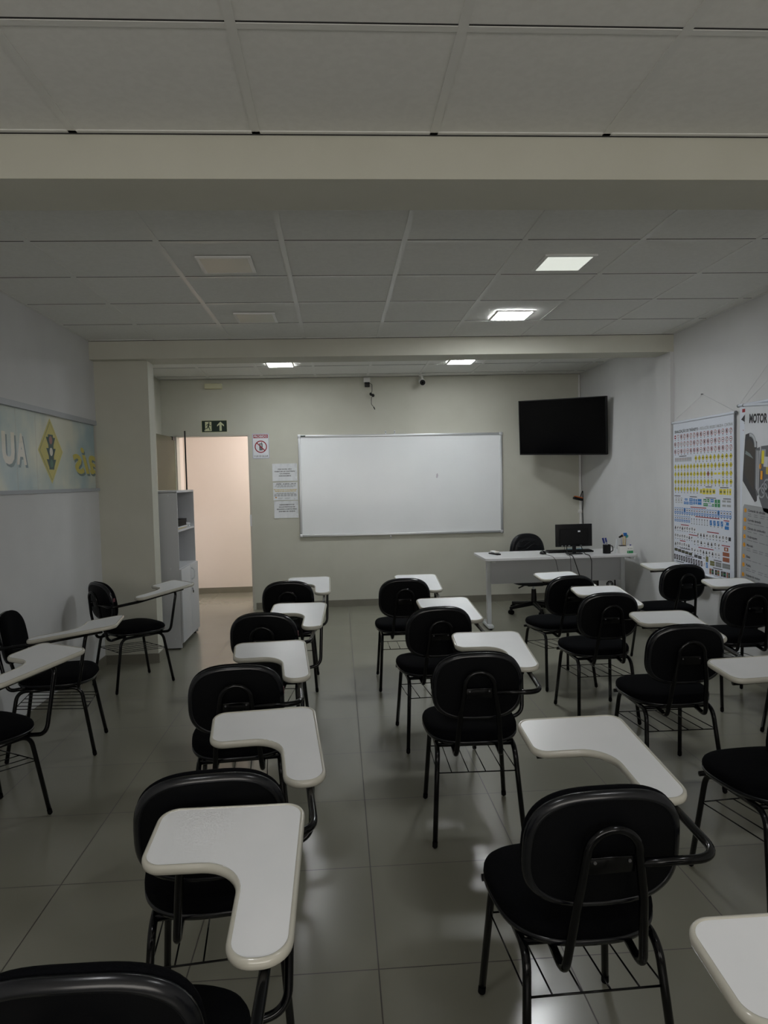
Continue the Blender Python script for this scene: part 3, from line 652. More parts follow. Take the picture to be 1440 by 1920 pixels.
# cables
def cable(pts, label, r=.0035):
    mb = MB(); mb.sweep(fillet(pts, .03), r, M_BLACK, 8); tag(mb.obj('cable'), label, 'cable', 'computer cables over the desk edge')
cable([(2.045, 7.04, .757), (2.055, 6.95, .7545), (2.065, 6.82, .7545), (2.09, 6.812, .72), (2.115, 6.81, .60), (2.17, 6.83, .40), (2.20, 7.1, .30)], 'thin black cable dropping from the mouse over the desk edge', .0022)
cable([(2.245, 7.02, .85), (2.238, 7.0, .78), (2.236, 6.90, .7545), (2.237, 6.82, .7545), (2.238, 6.812, .70), (2.240, 6.81, .45), (2.30, 6.9, .30)], 'straight thin black cable hanging below the left part of the monitor', .0022)
cable([(2.26, 6.995, .85), (2.25, 6.96, .78), (2.255, 6.90, .756), (2.262, 6.817, .7565), (2.285, 6.806, .68), (2.325, 6.80, .55), (2.37, 6.83, .35), (2.50, 7.1, .25)], 'thick black cable curving down from the monitor over the desk edge', .0045)
cable([(2.40, 6.995, .85), (2.41, 6.95, .78), (2.42, 6.90, .756), (2.43, 6.817, .756), (2.445, 6.806, .70), (2.440, 6.80, .50), (2.45, 6.85, .35), (2.60, 7.1, .25)], 'black cable hanging over the desk edge below the right part of the monitor', .004)
# small things on the desk
t = thing('remote_control', 'dark remote control under a white one at the left end of the desk', 'remote', (1.575, 7.20, .750), math.radians(20))
mb = MB(); mb.rbox((-.022, -.085, 0), (.022, .085, .014), .004, M_BLACK); mb.obj('body', t)
t = thing('air_conditioner_remote', 'white remote control lying on the dark one on the desk', 'remote', (1.585, 7.23, .765), math.radians(8))
mb = MB(); mb.rbox((-.026, -.07, 0), (.026, .07, .016), .005, M_WHITE); mb.obj('body', t)
mb = MB()
for i in range(2):
    for j in range(3): mb.cyl((-.010+.02*i, -.045+.022*j, .016), (-.010+.02*i, -.045+.022*j, .018), .005, M_GREY if j else INK['orange'], 10)
mb.obj('buttons', t)
t = thing('pen_mug', 'black mug holding blue markers on the desk', 'mug', (2.665, 6.985, .750))
mb = MB(); n = 24; ri, ro = .034, .038
for (a, b, c, d2) in ((ro, 0, ro, .088), (ro, .088, ri, .088), (ri, .088, ri, .006)):
    vs = [(a*math.cos(2*PI*i/n), a*math.sin(2*PI*i/n), b) for i in range(n)]+[(c*math.cos(2*PI*i/n), c*math.sin(2*PI*i/n), d2) for i in range(n)]
    mb.add(vs, [(i, (i+1) % n, n+(i+1) % n, n+i) for i in range(n)], M_BLACKM, True)
mb.cyl((0, 0, 0), (0, 0, .006), ri, M_BLACKM, n); mb.obj('cup', t)
mb = MB(); mb.sweep(fillet([(.036, 0, .075), (.062, 0, .070), (.062, 0, .022), (.036, 0, .014)], .018), .005, M_BLACKM, 8); mb.obj('handle', t)
def pen(base, tip, r, body, cap, label, name='marker_pen', frac=.6):
    base, tip = Vector(base), Vector(tip); t = thing(name, label, 'pen', base); v = tip-base
    mb = MB(); mb.cyl((0, 0, 0), v*frac, r, body, 12); mb.obj('barrel', t); mb = MB(); mb.cyl(v*frac, v, r*1.08, cap, 12); mb.obj('cap', t)
M_BLUEP = mat('blue_plastic', (.015, .03, .22), .35); M_GRYP = mat('marker_grey', (.35, .36, .42), .4)
pen((2.665, 6.985, .758), (2.625, 6.985, .905), .009, M_GRYP, M_BLUEP, 'blue capped marker leaning left in the black mug', frac=.65)
pen((2.685, 6.985, .758), (2.655, 6.990, .905), .008, M_GRYP, M_BLUEP, 'second blue capped marker, right one in the black mug', frac=.72)
t = thing('desk_calendar', 'small tent calendar standing edge-on between mug and white box', 'calendar', (2.775, 6.99, .750))
mb = MB(); mb.box((-.0015, -.012, 0), (.0015, .012, .14), M_PAPER, Matrix.Translation((-.022, 0, 0)) @ Matrix.Rotation(math.radians(7), 4, 'Y')); mb.box((-.0015, -.012, 0), (.0015, .012, .14), M_PAPER, Matrix.Translation((.022, 0, 0)) @ Matrix.Rotation(math.radians(-11), 4, 'Y')); mb.obj('card', t)
t = thing('paper_box', 'plain white box with dark open top on the desk', 'box', (2.775+.038, 6.955, .750))
mb = MB(); mb.box((-.035, -.03, 0), (.035, .03, .072), M_WHITE); mb.obj('box_body', t); mb = MB(); mb.box((-.030, -.028, .072), (.030, .028, .078), M_BLACKM); mb.obj('box_top', t)
t = thing('medicine_box', 'white box with green base band at the right end of the desk', 'box', (2.880, 6.955, .750))
mb = MB(); mb.box((-.031, -.03, 0), (.031, .03, .070), M_WHITE); mb.obj('box_body', t)
P = Print((0, -.03, 0), (1, 0, 0), (0, 0, 1)); P.rect(-.031, 0, .031, .026, INK['green'], 1); P.disc(-.018, .045, .006, .004, INK['grey'], 1); P.rect(-.008, .043, .022, .047, INK['grey'], 1); P.rect(-.020, .006, -.017, .020, INK['white'], 2); P.obj('print', t)
t = thing('pencil_glass', 'clear glass of pencils and toppers behind the boxes', 'glass', (2.862, 7.04, .750))
mb = MB(); mb.cyl((0, 0, 0), (0, 0, .004), .033, M_GLASS, 20)
vs = [(.036*math.cos(2*PI*i/n), .036*math.sin(2*PI*i/n), 0) for i in range(n)]+[(.041*math.cos(2*PI*i/n), .041*math.sin(2*PI*i/n), .135) for i in range(n)]
mb.add(vs, [(i, (i+1) % n, n+(i+1) % n, n+i) for i in range(n)], M_GLASS, True); mb.obj('tumbler', t)
M_TEAL = mat('teal_foam', (.10, .42, .36), .7); M_BLUE2 = mat('blue_foam', (.02, .16, .50), .7); M_YEL = mat('pencil_yellow', (.65, .42, .05), .5); M_SKIN = mat('beige_topper', (.6, .42, .3), .7)
for dx, dy, tx, mm, tm, lb in ((-.012, 0, -.028, M_GRYP, M_BLACKM, 'pencil with a black topper in the glass'), (0, .008, -.004, M_YEL, M_SKIN, 'yellow pencil with beige topper in the glass'),
                               (.010, -.006, .012, M_YEL, M_BLUE2, 'yellow pencil with square blue topper in the glass'), (.014, .006, .032, M_GRYP, M_TEAL, 'pencil with round teal topper in the glass')):
    p0 = Vector((2.862+dx, 7.04+dy, .758)); p1 = Vector((2.862+tx, 7.04+dy, .915 if mm == M_YEL else .905))
    tt = thing('pencil', lb, 'pencil', p0, 0, 'pencils in the glass'); mb = MB(); mb.cyl((0, 0, 0), p1-p0, .004, mm, 8); mb.obj('shaft', tt)
    mb = MB(); q = p1-p0
    if tm == M_BLUE2: mb.rbox(q+Vector((-.017, -.01, -.002)), q+Vector((.017, .01, .032)), .004, tm)
    elif tm == M_BLACKM: mb.cyl(q+Vector((-.02, 0, -.004)), q+Vector((.016, 0, .014)), .008, tm, 10, .012)
    else: mb.sphere(q+Vector((0, 0, .006)), .018, tm, 8)
    mb.obj('topper', tt)
t = thing('glue_bottle', 'small navy bottle behind the green banded box', 'bottle', (2.915, 7.0, .750))
mb = MB(); mb.cyl((0, 0, 0), (0, 0, .062), .013, INK['navy'], 14); mb.obj('bottle_body', t); mb = MB(); mb.cyl((0, 0, .062), (0, 0, .080), .008, M_BLUEP, 12); mb.obj('cap', t)
t = thing('blue_folder', 'bright blue folder lying on the desk behind the monitor', 'folder', (2.48, 7.36, .750))
mb = MB(); mb.rbox((-.09, -.04, 0), (.09, .06, .010), .002, mat('cyan_card', (.03, .35, .60), .5)); mb.obj('cover', t)
# PC tower
t = thing('computer_tower', 'black computer tower under the right end of the desk, fan side out', 'computer', (2.80, 7.36, 0), math.radians(-10))
mb = MB(); mb.rbox((-.095, 0, .012), (.095, .40, .430), .004, M_BLACKM); mb.obj('case', t)
mb = MB(); mb.box((-.078, -.003, .335), (.080, 0, .424), M_ALU); ps = mb.obj('power_supply', t)
mb = MB(); mb.sweep([Vector((.035+.036*math.cos(2*PI*i/24), -.005, .380+.036*math.sin(2*PI*i/24))) for i in range(25)], .0016, M_BLACK, 6)
for rr in (.024,): mb.sweep([Vector((.035+rr*math.cos(2*PI*i/24), -.005, .380+rr*math.sin(2*PI*i/24))) for i in range(25)], .0014, M_ALU, 6)
mb.cyl((.035, -.006, .380), (.035, -.003, .380), .014, M_ALU, 16); mb.cyl((.035, -.0036, .380), (.035, -.003, .380), .036, M_BLACK, 24)
for k in range(7): mb.box((-.002, -.0012, .014), (.002, 0, .034), M_GREYD, Matrix.Translation((.035, -.0038, .380)) @ Matrix.Rotation(2*PI*k/7, 4, 'Y'))
mb.obj('fan_grille', ps)
mb = MB(); mb.rbox((-.062, -.007, .345), (-.025, -.003, .366), .002, INK['red']); q = mb.obj('power_switch', ps); q['label'] = 'red rocker switch'
mb = MB(); mb.box((-.08, -.002, .19), (-.03, 0, .325), M_GREY); mb.obj('port_panel', t)
mb = MB()
for k in range(6): mb.box((-.075, -.002, .03+.022*k), (.06, 0, .046+.022*k), M_GREYD)
mb.obj('slot_covers', t)

# ------------------------------------------------------------------ office chair
t = thing('office_chair', 'black swivel office chair with star base behind the desk', 'chair', (2.175, 7.93, 0), math.radians(4))
n = 40
def oback(ins, y):
    out = []
    for i in range(n):
        a = 2*PI*i/n; ct, st = math.cos(a), math.sin(a); e = 2/2.6
        x = math.copysign(abs(ct)**e, ct); z = math.copysign(abs(st)**e, st)
        X = x*(.205*(1-.10*z)-ins); out.append((X, y-.5*X*X, .685+z*(.195-ins)))
    return out
def loft2(mb, rings, m):
    vs = [v for r in rings for v in r]; N_ = len(rings[0]); fs = []
    for i in range(len(rings)-1):
        for k in range(N_): fs.append((i*N_+k, i*N_+(k+1) % N_, (i+1)*N_+(k+1) % N_, (i+1)*N_+k))
    fs += [tuple(range(N_))[::-1], tuple(len(vs)-N_+k for k in range(N_))]; mb.add(vs, fs, m, True)
M_LEATH = mat('black_leatherette', (.004, .0045, .007), .38, spec=.35, bump=.3, bscale=80)
mb = MB(); loft2(mb, [oback(.02, .255), oback(0, .245), oback(0, .215), oback(.012, .200), oback(.035, .192), oback(.045, .1965), oback(.055, .190), oback(.10, .186), oback(.15, .185)], M_LEATH); bo = mb.obj('backrest', t)
mb = MB()
for pts in ([(-.13, .74), (-.06, .72), (.02, .78), (.10, .80)], [(-.12, .68), (-.02, .70), (.07, .76), (.13, .74)], [(-.10, .78), (-.03, .80), (.04, .79)], [(-.07, .62), (0, .66), (.12, .68)]):
    mb.sweep(fillet([(a, .190-.5*a*a-.003, b) for a, b in pts], .05), .004, M_LEATH, 6)
mb.obj('quilted_seams', bo)
def oseat(ins, z): return [(x, y*.96, z) for x, y in [((.235-ins)*math.copysign(abs(math.cos(a))**.7, math.cos(a)), (.235-ins)*math.copysign(abs(math.sin(a))**.7, math.sin(a))) for a in [2*PI*i/n for i in range(n)]]]
mb = MB(); loft2(mb, [oseat(.03, .330), oseat(.005, .335), oseat(0, .355), oseat(.01, .375), oseat(.05, .39), oseat(.15, .395)], M_LEATH); mb.obj('seat', t)
mb = MB(); mb.rbox((-.09, -.08, .305), (.09, .10, .330), .006, M_BLACK); mb.rbox((-.03, .08, .31), (.03, .30, .322), .003, M_BLACK); mb.rbox((-.03, .285, .312), (.03, .297, .62), .003, M_BLACK); mb.obj('mechanism', t)
mb = MB(); mb.sweep([(-.08, -.02, .316), (-.12, -.02, .313), (-.185, -.02, .285)], .008, M_BLACK, 8); mb.rbox((-.15, -.03, .318), (-.02, 0, .329), .003, M_BLACK); mb.obj('lever', t)
mb = MB(); mb.cyl((0, 0, .25), (0, 0, .306), .014, M_ALU, 16); mb.obj('gas_lift', t)
mb = MB(); mb.cyl((0, 0, .08), (0, 0, .265), .036, M_BLACK, 20, .026); mb.obj('column', t)
for k in range(5):
    a = math.radians(-90-4+72*k); v = Vector((math.cos(a), math.sin(a), 0)); e = v*.30
    mb = MB(); mb.cyl((0, 0, .105), (e.x, e.y, .075), .027, M_BLACK, 12, .018); mb.cyl((e.x, e.y, .05), (e.x, e.y, .09), .018, M_BLACK, 12); sp_ = mb.obj('base_spoke', t)
    p = Vector((-v.y, v.x, 0)); c = Vector((e.x, e.y, .0275)); mb = MB()
    for q in (-1, 1): mb.cyl(c+p*(.008*q), c+p*(.024*q), .0265, M_RUBBER, 16)
    mb.cyl(c+p*-.008, c+p*.008, .01, M_BLACK, 10); mb.obj('caster', sp_)

# ------------------------------------------------------------------ bookcase by the door
CX0, CX1, CY0, CY1, CZ = -2.06, -1.500, 6.745, 7.515, 1.487
t = thing('bookcase', 'tall light grey bookcase with open shelves above two cupboard doors by the doorway', 'bookcase', ((CX0+CX1)/2, (CY0+CY1)/2, 0)); ox, oy = (CX0+CX1)/2, (CY0+CY1)/2
hx, hy = (CX1-CX0)/2, (CY1-CY0)/2; th = .015
mb = MB(); mb.box((-hx, -hy, .012), (hx, -hy+th, CZ-th), M_GREY); mb.obj('side_panel', t)
mb = MB(); mb.box((-hx, hy-th, .012), (hx, hy, CZ-th), M_GREY); mb.obj('side_panel', t)
mb = MB(); mb.box((-hx, -hy, CZ-.020), (hx, hy, CZ), M_GREY); mb.obj('top_panel', t)
mb = MB(); mb.box((-hx, -hy+th, .06), (-hx+.01, hy-th, CZ-.02), M_GREYD); mb.obj('back_panel', t)
for z in (1.110, .748, .06):
    mb = MB(); mb.box((-hx+.01, -hy+th, z-.012), (hx-.002, hy-th, z+.006), M_GREY); mb.obj('shelf', t)
for y0, y1, hy_ in ((-hy-.002, .002, -1), (.005, hy+.002, 1)):
    mb = MB(); mb.rbox((hx+.001, y0, .062), (hx+.019, y1, .748), .002, M_GREY); dd = mb.obj('cupboard_door', t)
    if hy_ > 0:
        mb = MB(); yy = .055; mb.sweep(fillet([(hx+.019, yy, .600), (hx+.048, yy, .615), (hx+.048, yy, .700), (hx+.019, yy, .715)], .03), .006, M_ALU, 8); mb.obj('handle', dd)
        mb = MB(); mb.cyl((hx+.019, .06, .51), (hx+.027, .06, .51), .010, M_ALU, 14); lk = mb.obj('lock', dd); 
        mb = MB(); mb.box((hx+.027, .056, .485), (hx+.030, .064, .512), M_BLACK); mb.cyl((hx+.029, .060, .478), (hx+.035, .060, .478), .013, M_BLACK, 12); mb.obj('key', dd)
for x in (-hx+.03, hx-.03):
    for y in (-hy+.03, hy-.03): mb = MB(); mb.cyl((x, y, 0), (x, y, .0125), .015, M_BLACK, 10); mb.obj('foot', t)
for x, z in ((hx-.06, .10), (hx-.08, CZ-.045), (hx-.08, .76)): mb = MB(); mb.cyl((x, -hy-.0015, z), (x, -hy, z), .007, M_ALU, 12); mb.obj('screw_cap', t)
for i, (dz, x0_, y0_, y1_, mm, lb) in enumerate(((0, -1.80, 6.78, 7.29, INK['mustard'], 'yellow folder at the bottom of the pile on the open shelf'), (.008, -1.79, 6.86, 7.34, INK['midgrey'], 'grey sheaf of papers under the black folders on the shelf'),
        (.026, -1.80, 6.80, 7.28, M_BLACKM, 'lower of the two thick black folders on the open shelf'), (.058, -1.81, 6.81, 7.30, M_BLACKM, 'upper of the two thick black folders on the open shelf'))):
    t2 = thing('folder', lb, 'folder', ((x0_-1.53)/2, (y0_+y1_)/2, 1.1165+dz), 0, 'folders on the open shelf'); hh = (.0075, .017, .031, .029)[i]
    mb = MB(); a, b = (-1.53-x0_)/2, (y1_-y0_)/2; mb.box((-a, -b, 0), (a, b, .002), mm); mb.box((-a, -b, hh-.002), (a, b, hh), mm); mb.box((-a, -b, .002), (-a+.003, b, hh-.002), mm); mb.obj('cover', t2)
    mb = MB(); mb.box((-a+.004, -b+.004, .0022), (a-.004, b-.004, hh-.0022), M_PAPER if i != 2 and i != 3 else M_BLACKM); mb.obj('pages', t2)
t2 = thing('paper_stack', 'small stack of pale papers at the far end of the open shelf', 'papers', (-1.62, 7.41, 1.1165), math.radians(8)); 
for k in range(3): mb = MB(); mb.box((-.09, -.045, .012*k), (.09, .045, .012*k+.010), M_PAPER, Matrix.Rotation(.12*k, 4, 'Z')); mb.obj('sheets', t2)
mb = MB(); mb.cyl((-1.625, 7.80, 0), (-1.625, 7.80, 2.115), .008, M_BLACK, 12); tag(mb.obj('pole'), 'thin black upright pole behind the bookcase in front of the doorway', 'pole')

# ------------------------------------------------------------------ posters on the right wall
# traffic sign chart: u = -y, v = z
def poster(name, label, y0, y1, z0, z1, x, sheetm, roll=.011, tilt=0, hookz=None, hooky=None):
    t = thing(name, label, 'poster', (x, (y0+y1)/2, z0)); w_ = y0-y1; h_ = z1-z0
    mb = MB(); mb.box((-.0012, -w_/2+.012, 0), (.0012, w_/2-.012, h_), sheetm); mb.obj('sheet', t)
    mb = MB(); mb.cyl((0, -w_/2, h_+tilt/2), (0, w_/2, h_-tilt/2 if tilt else h_), roll, M_VINYLW, 16); rd = mb.obj('top_rod', t)
    for s in (-1, 1): mb = MB(); mb.cyl((0, s*w_/2, h_), (0, s*(w_/2+.012), h_), roll*1.1, M_GREYD, 12); mb.obj('end_cap', rd)
    mb = MB(); mb.cyl((0, -w_/2, 0), (0, w_/2, 0), roll, M_VINYLW, 16); mb.obj('bottom_rod', t)
    if hookz:
        mb = MB(); hy2 = hooky-(y0+y1)/2; hz = hookz-z0; hx2 = XR-.006-x
        for s in (-1, 1): mb.sweep([(0, s*(w_/2-.01), h_+roll), (hx2, hy2, hz)], .0011, M_GREY, 6)
        mb.obj('hanging_string', t)
        mb = MB(); mb.cyl((hx2-.012, hy2, hz), (XR-x, hy2, hz), .004, M_SCREW, 8); mb.obj('hook', t)
    return t, Print((-.0012, 0, 0), (0, -1, 0), (0, 0, 1), .0004), (y0+y1)/2, z0
y0, y1, z0, z1 = 6.165, 5.165, .70, 1.975
t, P, yc, zc = poster('traffic_sign_chart', 'tall white chart of road signs hanging on the right wall', y0, y1, z0, z1, XR-.016, M_VINYLW, hookz=2.17, hooky=5.665)
def U(y): return yc-y
def V(z): return z-zc
k_ = INK['black']
P.text('SINALIZAÇÃO DE TRÂNSITO - ', U(6.125), V(1.883), .022, k_, width=.43, k=1, bold=.03); P.text('RESOLUÇÕES 180/2005 E 486/2014 - CONTRAN', U(5.685), V(1.883), .022, INK['grey'], width=.485, k=1, bold=.01)
YA, YZ = 6.115, 5.225
def xs(nc, a=YA, b=YZ): return [U(a+(b-a)*i/(nc-1)) for i in range(nc)]
def caption(u, v, wd=.016): P.rect(u-wd/2, v-.003, u+wd/2, v+.003, k_, 1)
rnd = random.Random(3)
for r_, z in enumerate((1.848, 1.785, 1.722)):
    for i, u in enumerate(xs(17)):
        v = V(z)
        if r_ == 0 and i == 0: P.disc(u, v, .018, .018, INK['red'], 1, 8); P.rect(u-.013, v-.004, u+.013, v+.004, INK['white'], 2)
        elif r_ == 0 and i == 1: P.poly([(u-.019, v+.017), (u, v-.019), (u+.019, v+.017)], INK['red'], 1); P.poly([(u-.013, v+.013), (u, v-.012), (u+.013, v+.013)], INK['white'], 2)
        else:
            P.disc(u, v, .0195, .0195, INK['red'], 1); P.disc(u, v, .0150, .0150, INK['white'], 2)
            q = rnd.random()
            if q < .5: P.rect(u-.008, v-.010, u+.008, v+.010, k_, 3); P.line(u-.011, v+.011, u+.011, v-.011, .003, INK['red'], 4)
            elif q < .8: P.line(u-.006, v-.010, u+.005, v+.009, .005, k_, 3); P.poly([(u-.003, v+.006), (u+.009, v+.004), (u+.006, v+.013)], k_, 3)
            else: P.rect(u-.010, v-.003, u+.010, v+.003, k_, 3)
        caption(u, v-.027, .013)
P.rect(U(YA+.02), V(1.690), U(YZ-.02), V(1.6905), INK['lightgrey'], 1)
caption(U(5.98), V(1.679), .13)
for i in range(10):
    u = U(6.11-.030*i); P.rect(u-.012, V(1.632), u+.012, V(1.668), INK['lightgrey'], 1); P.ring(u, V(1.655), .008, .006, INK['red'] if i < 8 else k_, 2, 10)
def signrow(z, cols, odd=None):
    for i, u in enumerate(cols):
        v = V(z)
        if odd and i in odd:
            if odd[i] == 'w': P.rect(u-.020, v-.008, u+.020, v+.008, INK['yellow'], 1); continue
            m_ = INK[odd[i]]
        else: m_ = INK['yellow']
        P.dia(u, v, .0235, .0255, k_, 1); P.dia(u, v, .0212, .023, m_, 2)
        q = rnd.random()
        if q < .4: P.rect(u-.0045, v-.010, u+.0045, v+.010, k_, 3)
        elif q < .7: P.line(u-.006, v-.009, u+.005, v+.008, .004, k_, 3); P.poly([(u+.001, v+.006), (u+.010, v+.003), (u+.008, v+.012)], k_, 3)
        else: P.disc(u, v, .009, .006, k_, 3, 10)
        caption(u, v-.031, .013)
signrow(1.655, xs(10, 5.755, YZ)); signrow(1.588, xs(17)); signrow(1.524, xs(17), {10: 'brown', 12: 'w', 13: 'w'}); signrow(1.459, xs(17), {15: 'yellow'}); signrow(1.397, xs(8, YA, 5.735))
caption(U(5.55), V(1.418), .10); caption(U(5.32), V(1.414), .12)
for a, b, cc_ in ((5.69, 5.655, .018), (5.648, 5.60, .024), (5.592, 5.55, .024), (5.543, 5.505, .024), (5.495, 5.45, .018), (5.39, 5.345, .022), (5.335, 5.295, .022), (5.285, 5.260, .024), (5.250, 5.222, .024)):
    P.rect(U(a), V(1.382-cc_), U(b), V(1.382+cc_), INK['yellow'], 1); P.rect(U(a)+.008, V(1.372), U(b)-.008, V(1.390), INK['olive'], 2)
P.rect(U(YA+.02), V(1.343), U(YZ-.02), V(1.3435), INK['lightgrey'], 1)
caption(U(6.08), V(1.336), .11); caption(U(5.80), V(1.333), .12); caption(U(5.52), V(1.330), .16); caption(U(5.28), V(1.328), .11)
for i in range(3): P.rect(U(6.12-.048*i), V(1.276), U(6.088-.048*i), V(1.322), INK['midgrey'], 1); P.rect(U(6.117-.048*i), V(1.281), U(6.091-.048*i), V(1.317), INK['white'], 2); P.rect(U(6.108-.048*i), V(1.29), U(6.10-.048*i), V(1.31), k_, 3)
for a, b, c1_, d1_, m_ in ((5.95, 5.90, 1.300, 1.318, 'blue'), (5.965, 5.93, 1.268, 1.290, 'blue'), (5.925, 5.88, 1.268, 1.290, 'blue'), (5.87, 5.81, 1.295, 1.320, 'blue'), (5.87, 5.81, 1.268, 1.290, 'blue'), (5.80, 5.775, 1.270, 1.318, 'blue'), (5.765, 5.74, 1.272, 1.316, 'blue'), (5.73, 5.665, 1.270, 1.318, 'blue'),
                          (5.635, 5.585, 1.296, 1.320, 'green'), (5.635, 5.60, 1.296, 1.306, 'blue'), (5.575, 5.54, 1.298, 1.322, 'green'), (5.525, 5.475, 1.296, 1.322, 'blue'), (5.635, 5.565, 1.262, 1.286, 'green'), (5.555, 5.52, 1.284, 1.292, 'green'), (5.555, 5.505, 1.262, 1.271, 'blue'), (5.50, 5.47, 1.262, 1.284, 'green'), (5.46, 5.425, 1.260, 1.320, 'green'), (5.418, 5.38, 1.260, 1.320, 'green'),
                          (5.35, 5.295, 1.300, 1.318, 'lightgrey'), (5.285, 5.225, 1.300, 1.318, 'lightgrey'), (5.35, 5.295, 1.266, 1.284, 'lightgrey'), (5.285, 5.225, 1.266, 1.284, 'lightgrey')):
    P.rect(U(a), V(c1_), U(b), V(d1_), INK[m_], 1); P.rect(U(a)+.006, V((c1_+d1_)/2-.002), U(b)-.006, V((c1_+d1_)/2+.002), INK['white'] if m_ != 'lightgrey' else INK['grey'], 2)
def red_head(y, z, wd): P.rect(U(y)-wd/2, V(z)-.0035, U(y)+wd/2, V(z)+.0035, INK['red'], 1)
red_head(5.72, 1.246, .26)
for i, u in enumerate(xs(22, 6.12, 5.235)):
    v = V(1.208); P.rect(u-.016, v-.027, u+.016, v+.027, INK['blue'], 1); P.rect(u-.0125, v-.006, u+.0125, v+.022, INK['white'] if i not in (4, 17) else INK['blue'], 2)
    P.rect(u-.005, v+.001, u+.006, v+.014, k_ if i != 9 else INK['red'], 3); P.rect(u-.010, v-.020, u+.010, v-.014, INK['white'], 2); caption(u, v-.032, .012)
red_head(5.58, 1.170, .38); red_head(5.29, 1.160, .08)
for i, u in enumerate(xs(7, 6.12, 5.875)):
    v = V(1.138); P.rect(u-.016, v-.026, u+.016, v+.026, INK['blue'], 1); P.rect(u-.0125, v-.006, u+.0125, v+.021, INK['white'], 2); P.rect(u-.005, v+.001, u+.005, v+.013, k_, 3); P.rect(u-.010, v-.020, u+.010, v-.014, INK['white'], 2)
for u in xs(7, 5.83, 5.575): P.rect(u-.002, V(1.117), u+.002, V(1.146), k_, 1); P.disc(u, V(1.148), .006, .007, k_, 1, 10); caption(u, V(1.108), .014)
for u in xs(4, 5.52, 5.355): P.rect(u-.018, V(1.112), u+.018, V(1.152), INK['blue'], 1); P.line(u-.010, V(1.118), u+.010, V(1.146), .003, INK['white'], 2); caption(u, V(1.104), .014)
P.rect(U(5.315), V(1.124), U(5.255), V(1.150), INK['blue'], 1); P.rect(U(5.315), V(1.092), U(5.255), V(1.118), INK['blue'], 1); P.rect(U(5.312), V(1.128), U(5.295), V(1.147), INK['white'], 2)
def pict(z, cols):
    for u in cols:
        v = V(z); q = rnd.random(); P.rect(u-.017, v-.020, u+.017, v+.020, INK['white'], 1)
        if q < .25: P.poly([(u-.014, v-.014), (u+.014, v-.014), (u+.003, v+.014), (u-.005, v+.010)], k_, 2)
        elif q < .5: P.disc(u, v+.002, .012, .012, k_, 2, 9); P.disc(u+.002, v+.001, .005, .006, INK['white'], 3, 8)
        elif q < .75: P.line(u-.004, v-.014, u+.004, v+.013, .006, k_, 2); P.rect(u-.013, v-.003, u+.010, v+.003, k_, 2)
        else: P.rect(u-.013, v-.008, u+.013, v-.003, k_, 2); P.rect(u-.010, v+.003, u+.010, v+.007, k_, 2)
        caption(u, v-.025, .014)
red_head(5.95, 1.088, .14); pict(1.060, xs(9, 6.12, 5.78)); red_head(5.49, 1.056, .18); pict(1.025, xs(10, 5.725, 5.29)); P.rect(U(5.262), V(1.008), U(5.228), V(1.036), k_, 1)
red_head(5.80, 1.012, .16); pict(.988, xs(8, 6.12, 5.83)); pict(.962, xs(8, 5.78, 5.40)); red_head(5.30, .966, .12)
red_head(5.99, .948, .10); pict(.918, xs(7, 6.12, 5.88)); red_head(5.60, .918, .24); pict(.888, xs(10, 5.825, 5.40))
P.rect(U(5.325), V(.925), U(5.265), V(.955), INK['brown'], 1); P.rect(U(5.305), V(.932), U(5.285), V(.948), INK['white'], 2); P.rect(U(5.345), V(.885), U(5.25), V(.916), INK['brown'], 1); P.rect(U(5.345), V(.842), U(5.25), V(.876), INK['brown'], 1)
caption(U(5.95), V(.884), .18)
for i in range(5): a = 6.14-.064*i; P.rect(U(a), V(.852-.004*i), U(a-.058), V(.876-.004*i), k_, 1); P.rect(U(a), V(.862-.004*i), U(a-.058), V(.866-.004*i), INK['olive'], 2)
for i in range(2): a = 5.79-.064*i; P.rect(U(a), V(.828-.004*i), U(a-.057), V(.852-.004*i), k_, 1); P.rect(U(a), V(.839-.004*i), U(a-.057), V(.841-.004*i), INK['midgrey'], 2)
caption(U(5.63), V(.838), .03); P.rect(U(5.60), V(.812), U(5.562), V(.856), INK['olive'], 1)
caption(U(5.42), V(.838), .12)
for a, b, m_ in ((5.535, 5.465, 'olive'), (5.452, 5.365, 'grey'), (5.352, 5.24, 'grey')): P.rect(U(a), V(.790), U(b), V(.828), INK[m_], 1); P.rect(U(a), V(.808), U(b), V(.810), INK['lightgrey'], 2)
caption(U(5.87), V(.826), .14)
for i, u in enumerate(xs(14, 6.135, 5.585)):
    v = V(.800-.0012*i); P.rect(u-.015, v-.022, u+.015, v+.022, k_ if i < 12 else (INK['white'] if i == 12 else INK['blue']), 1); P.line(u-.004, v-.014, u+.004, v+.014, .005, INK['white'] if i != 12 else INK['red'], 2)
caption(U(6.04), V(.762), .14); caption(U(5.42), V(.776), .14)
for i, (a, b) in enumerate(((5.545, .03), (5.51, .03), (5.46, .03), (5.425, .03), (5.37, .025), (5.34, .04), (5.29, .02), (5.265, .02))):
    P.rect(U(a), V(.722), U(a-b), V(.764), k_ if i % 3 else INK['brown'], 1); P.rect(U(a)+.004, V(.738), U(a-b)-.004, V(.748), INK['green'] if i % 2 else INK['olive'], 2)
P.disc(U(5.53), V(.710), .008, .006, INK['orange'], 1); caption(U(5.42), V(.710), .12)
P.rect(U(YA+.02), V(.768), U(YZ-.02), V(.7685), INK['lightgrey'], 1)
P.obj('print', t)
# dark binding strip on the right edge of the chart
mb = MB(); mb.box((-.0020, -.5+.0125, 0), (.0015, -.5+.018, z1-z0-.01), M_BLACKM); mb.obj('edge_strip', t)

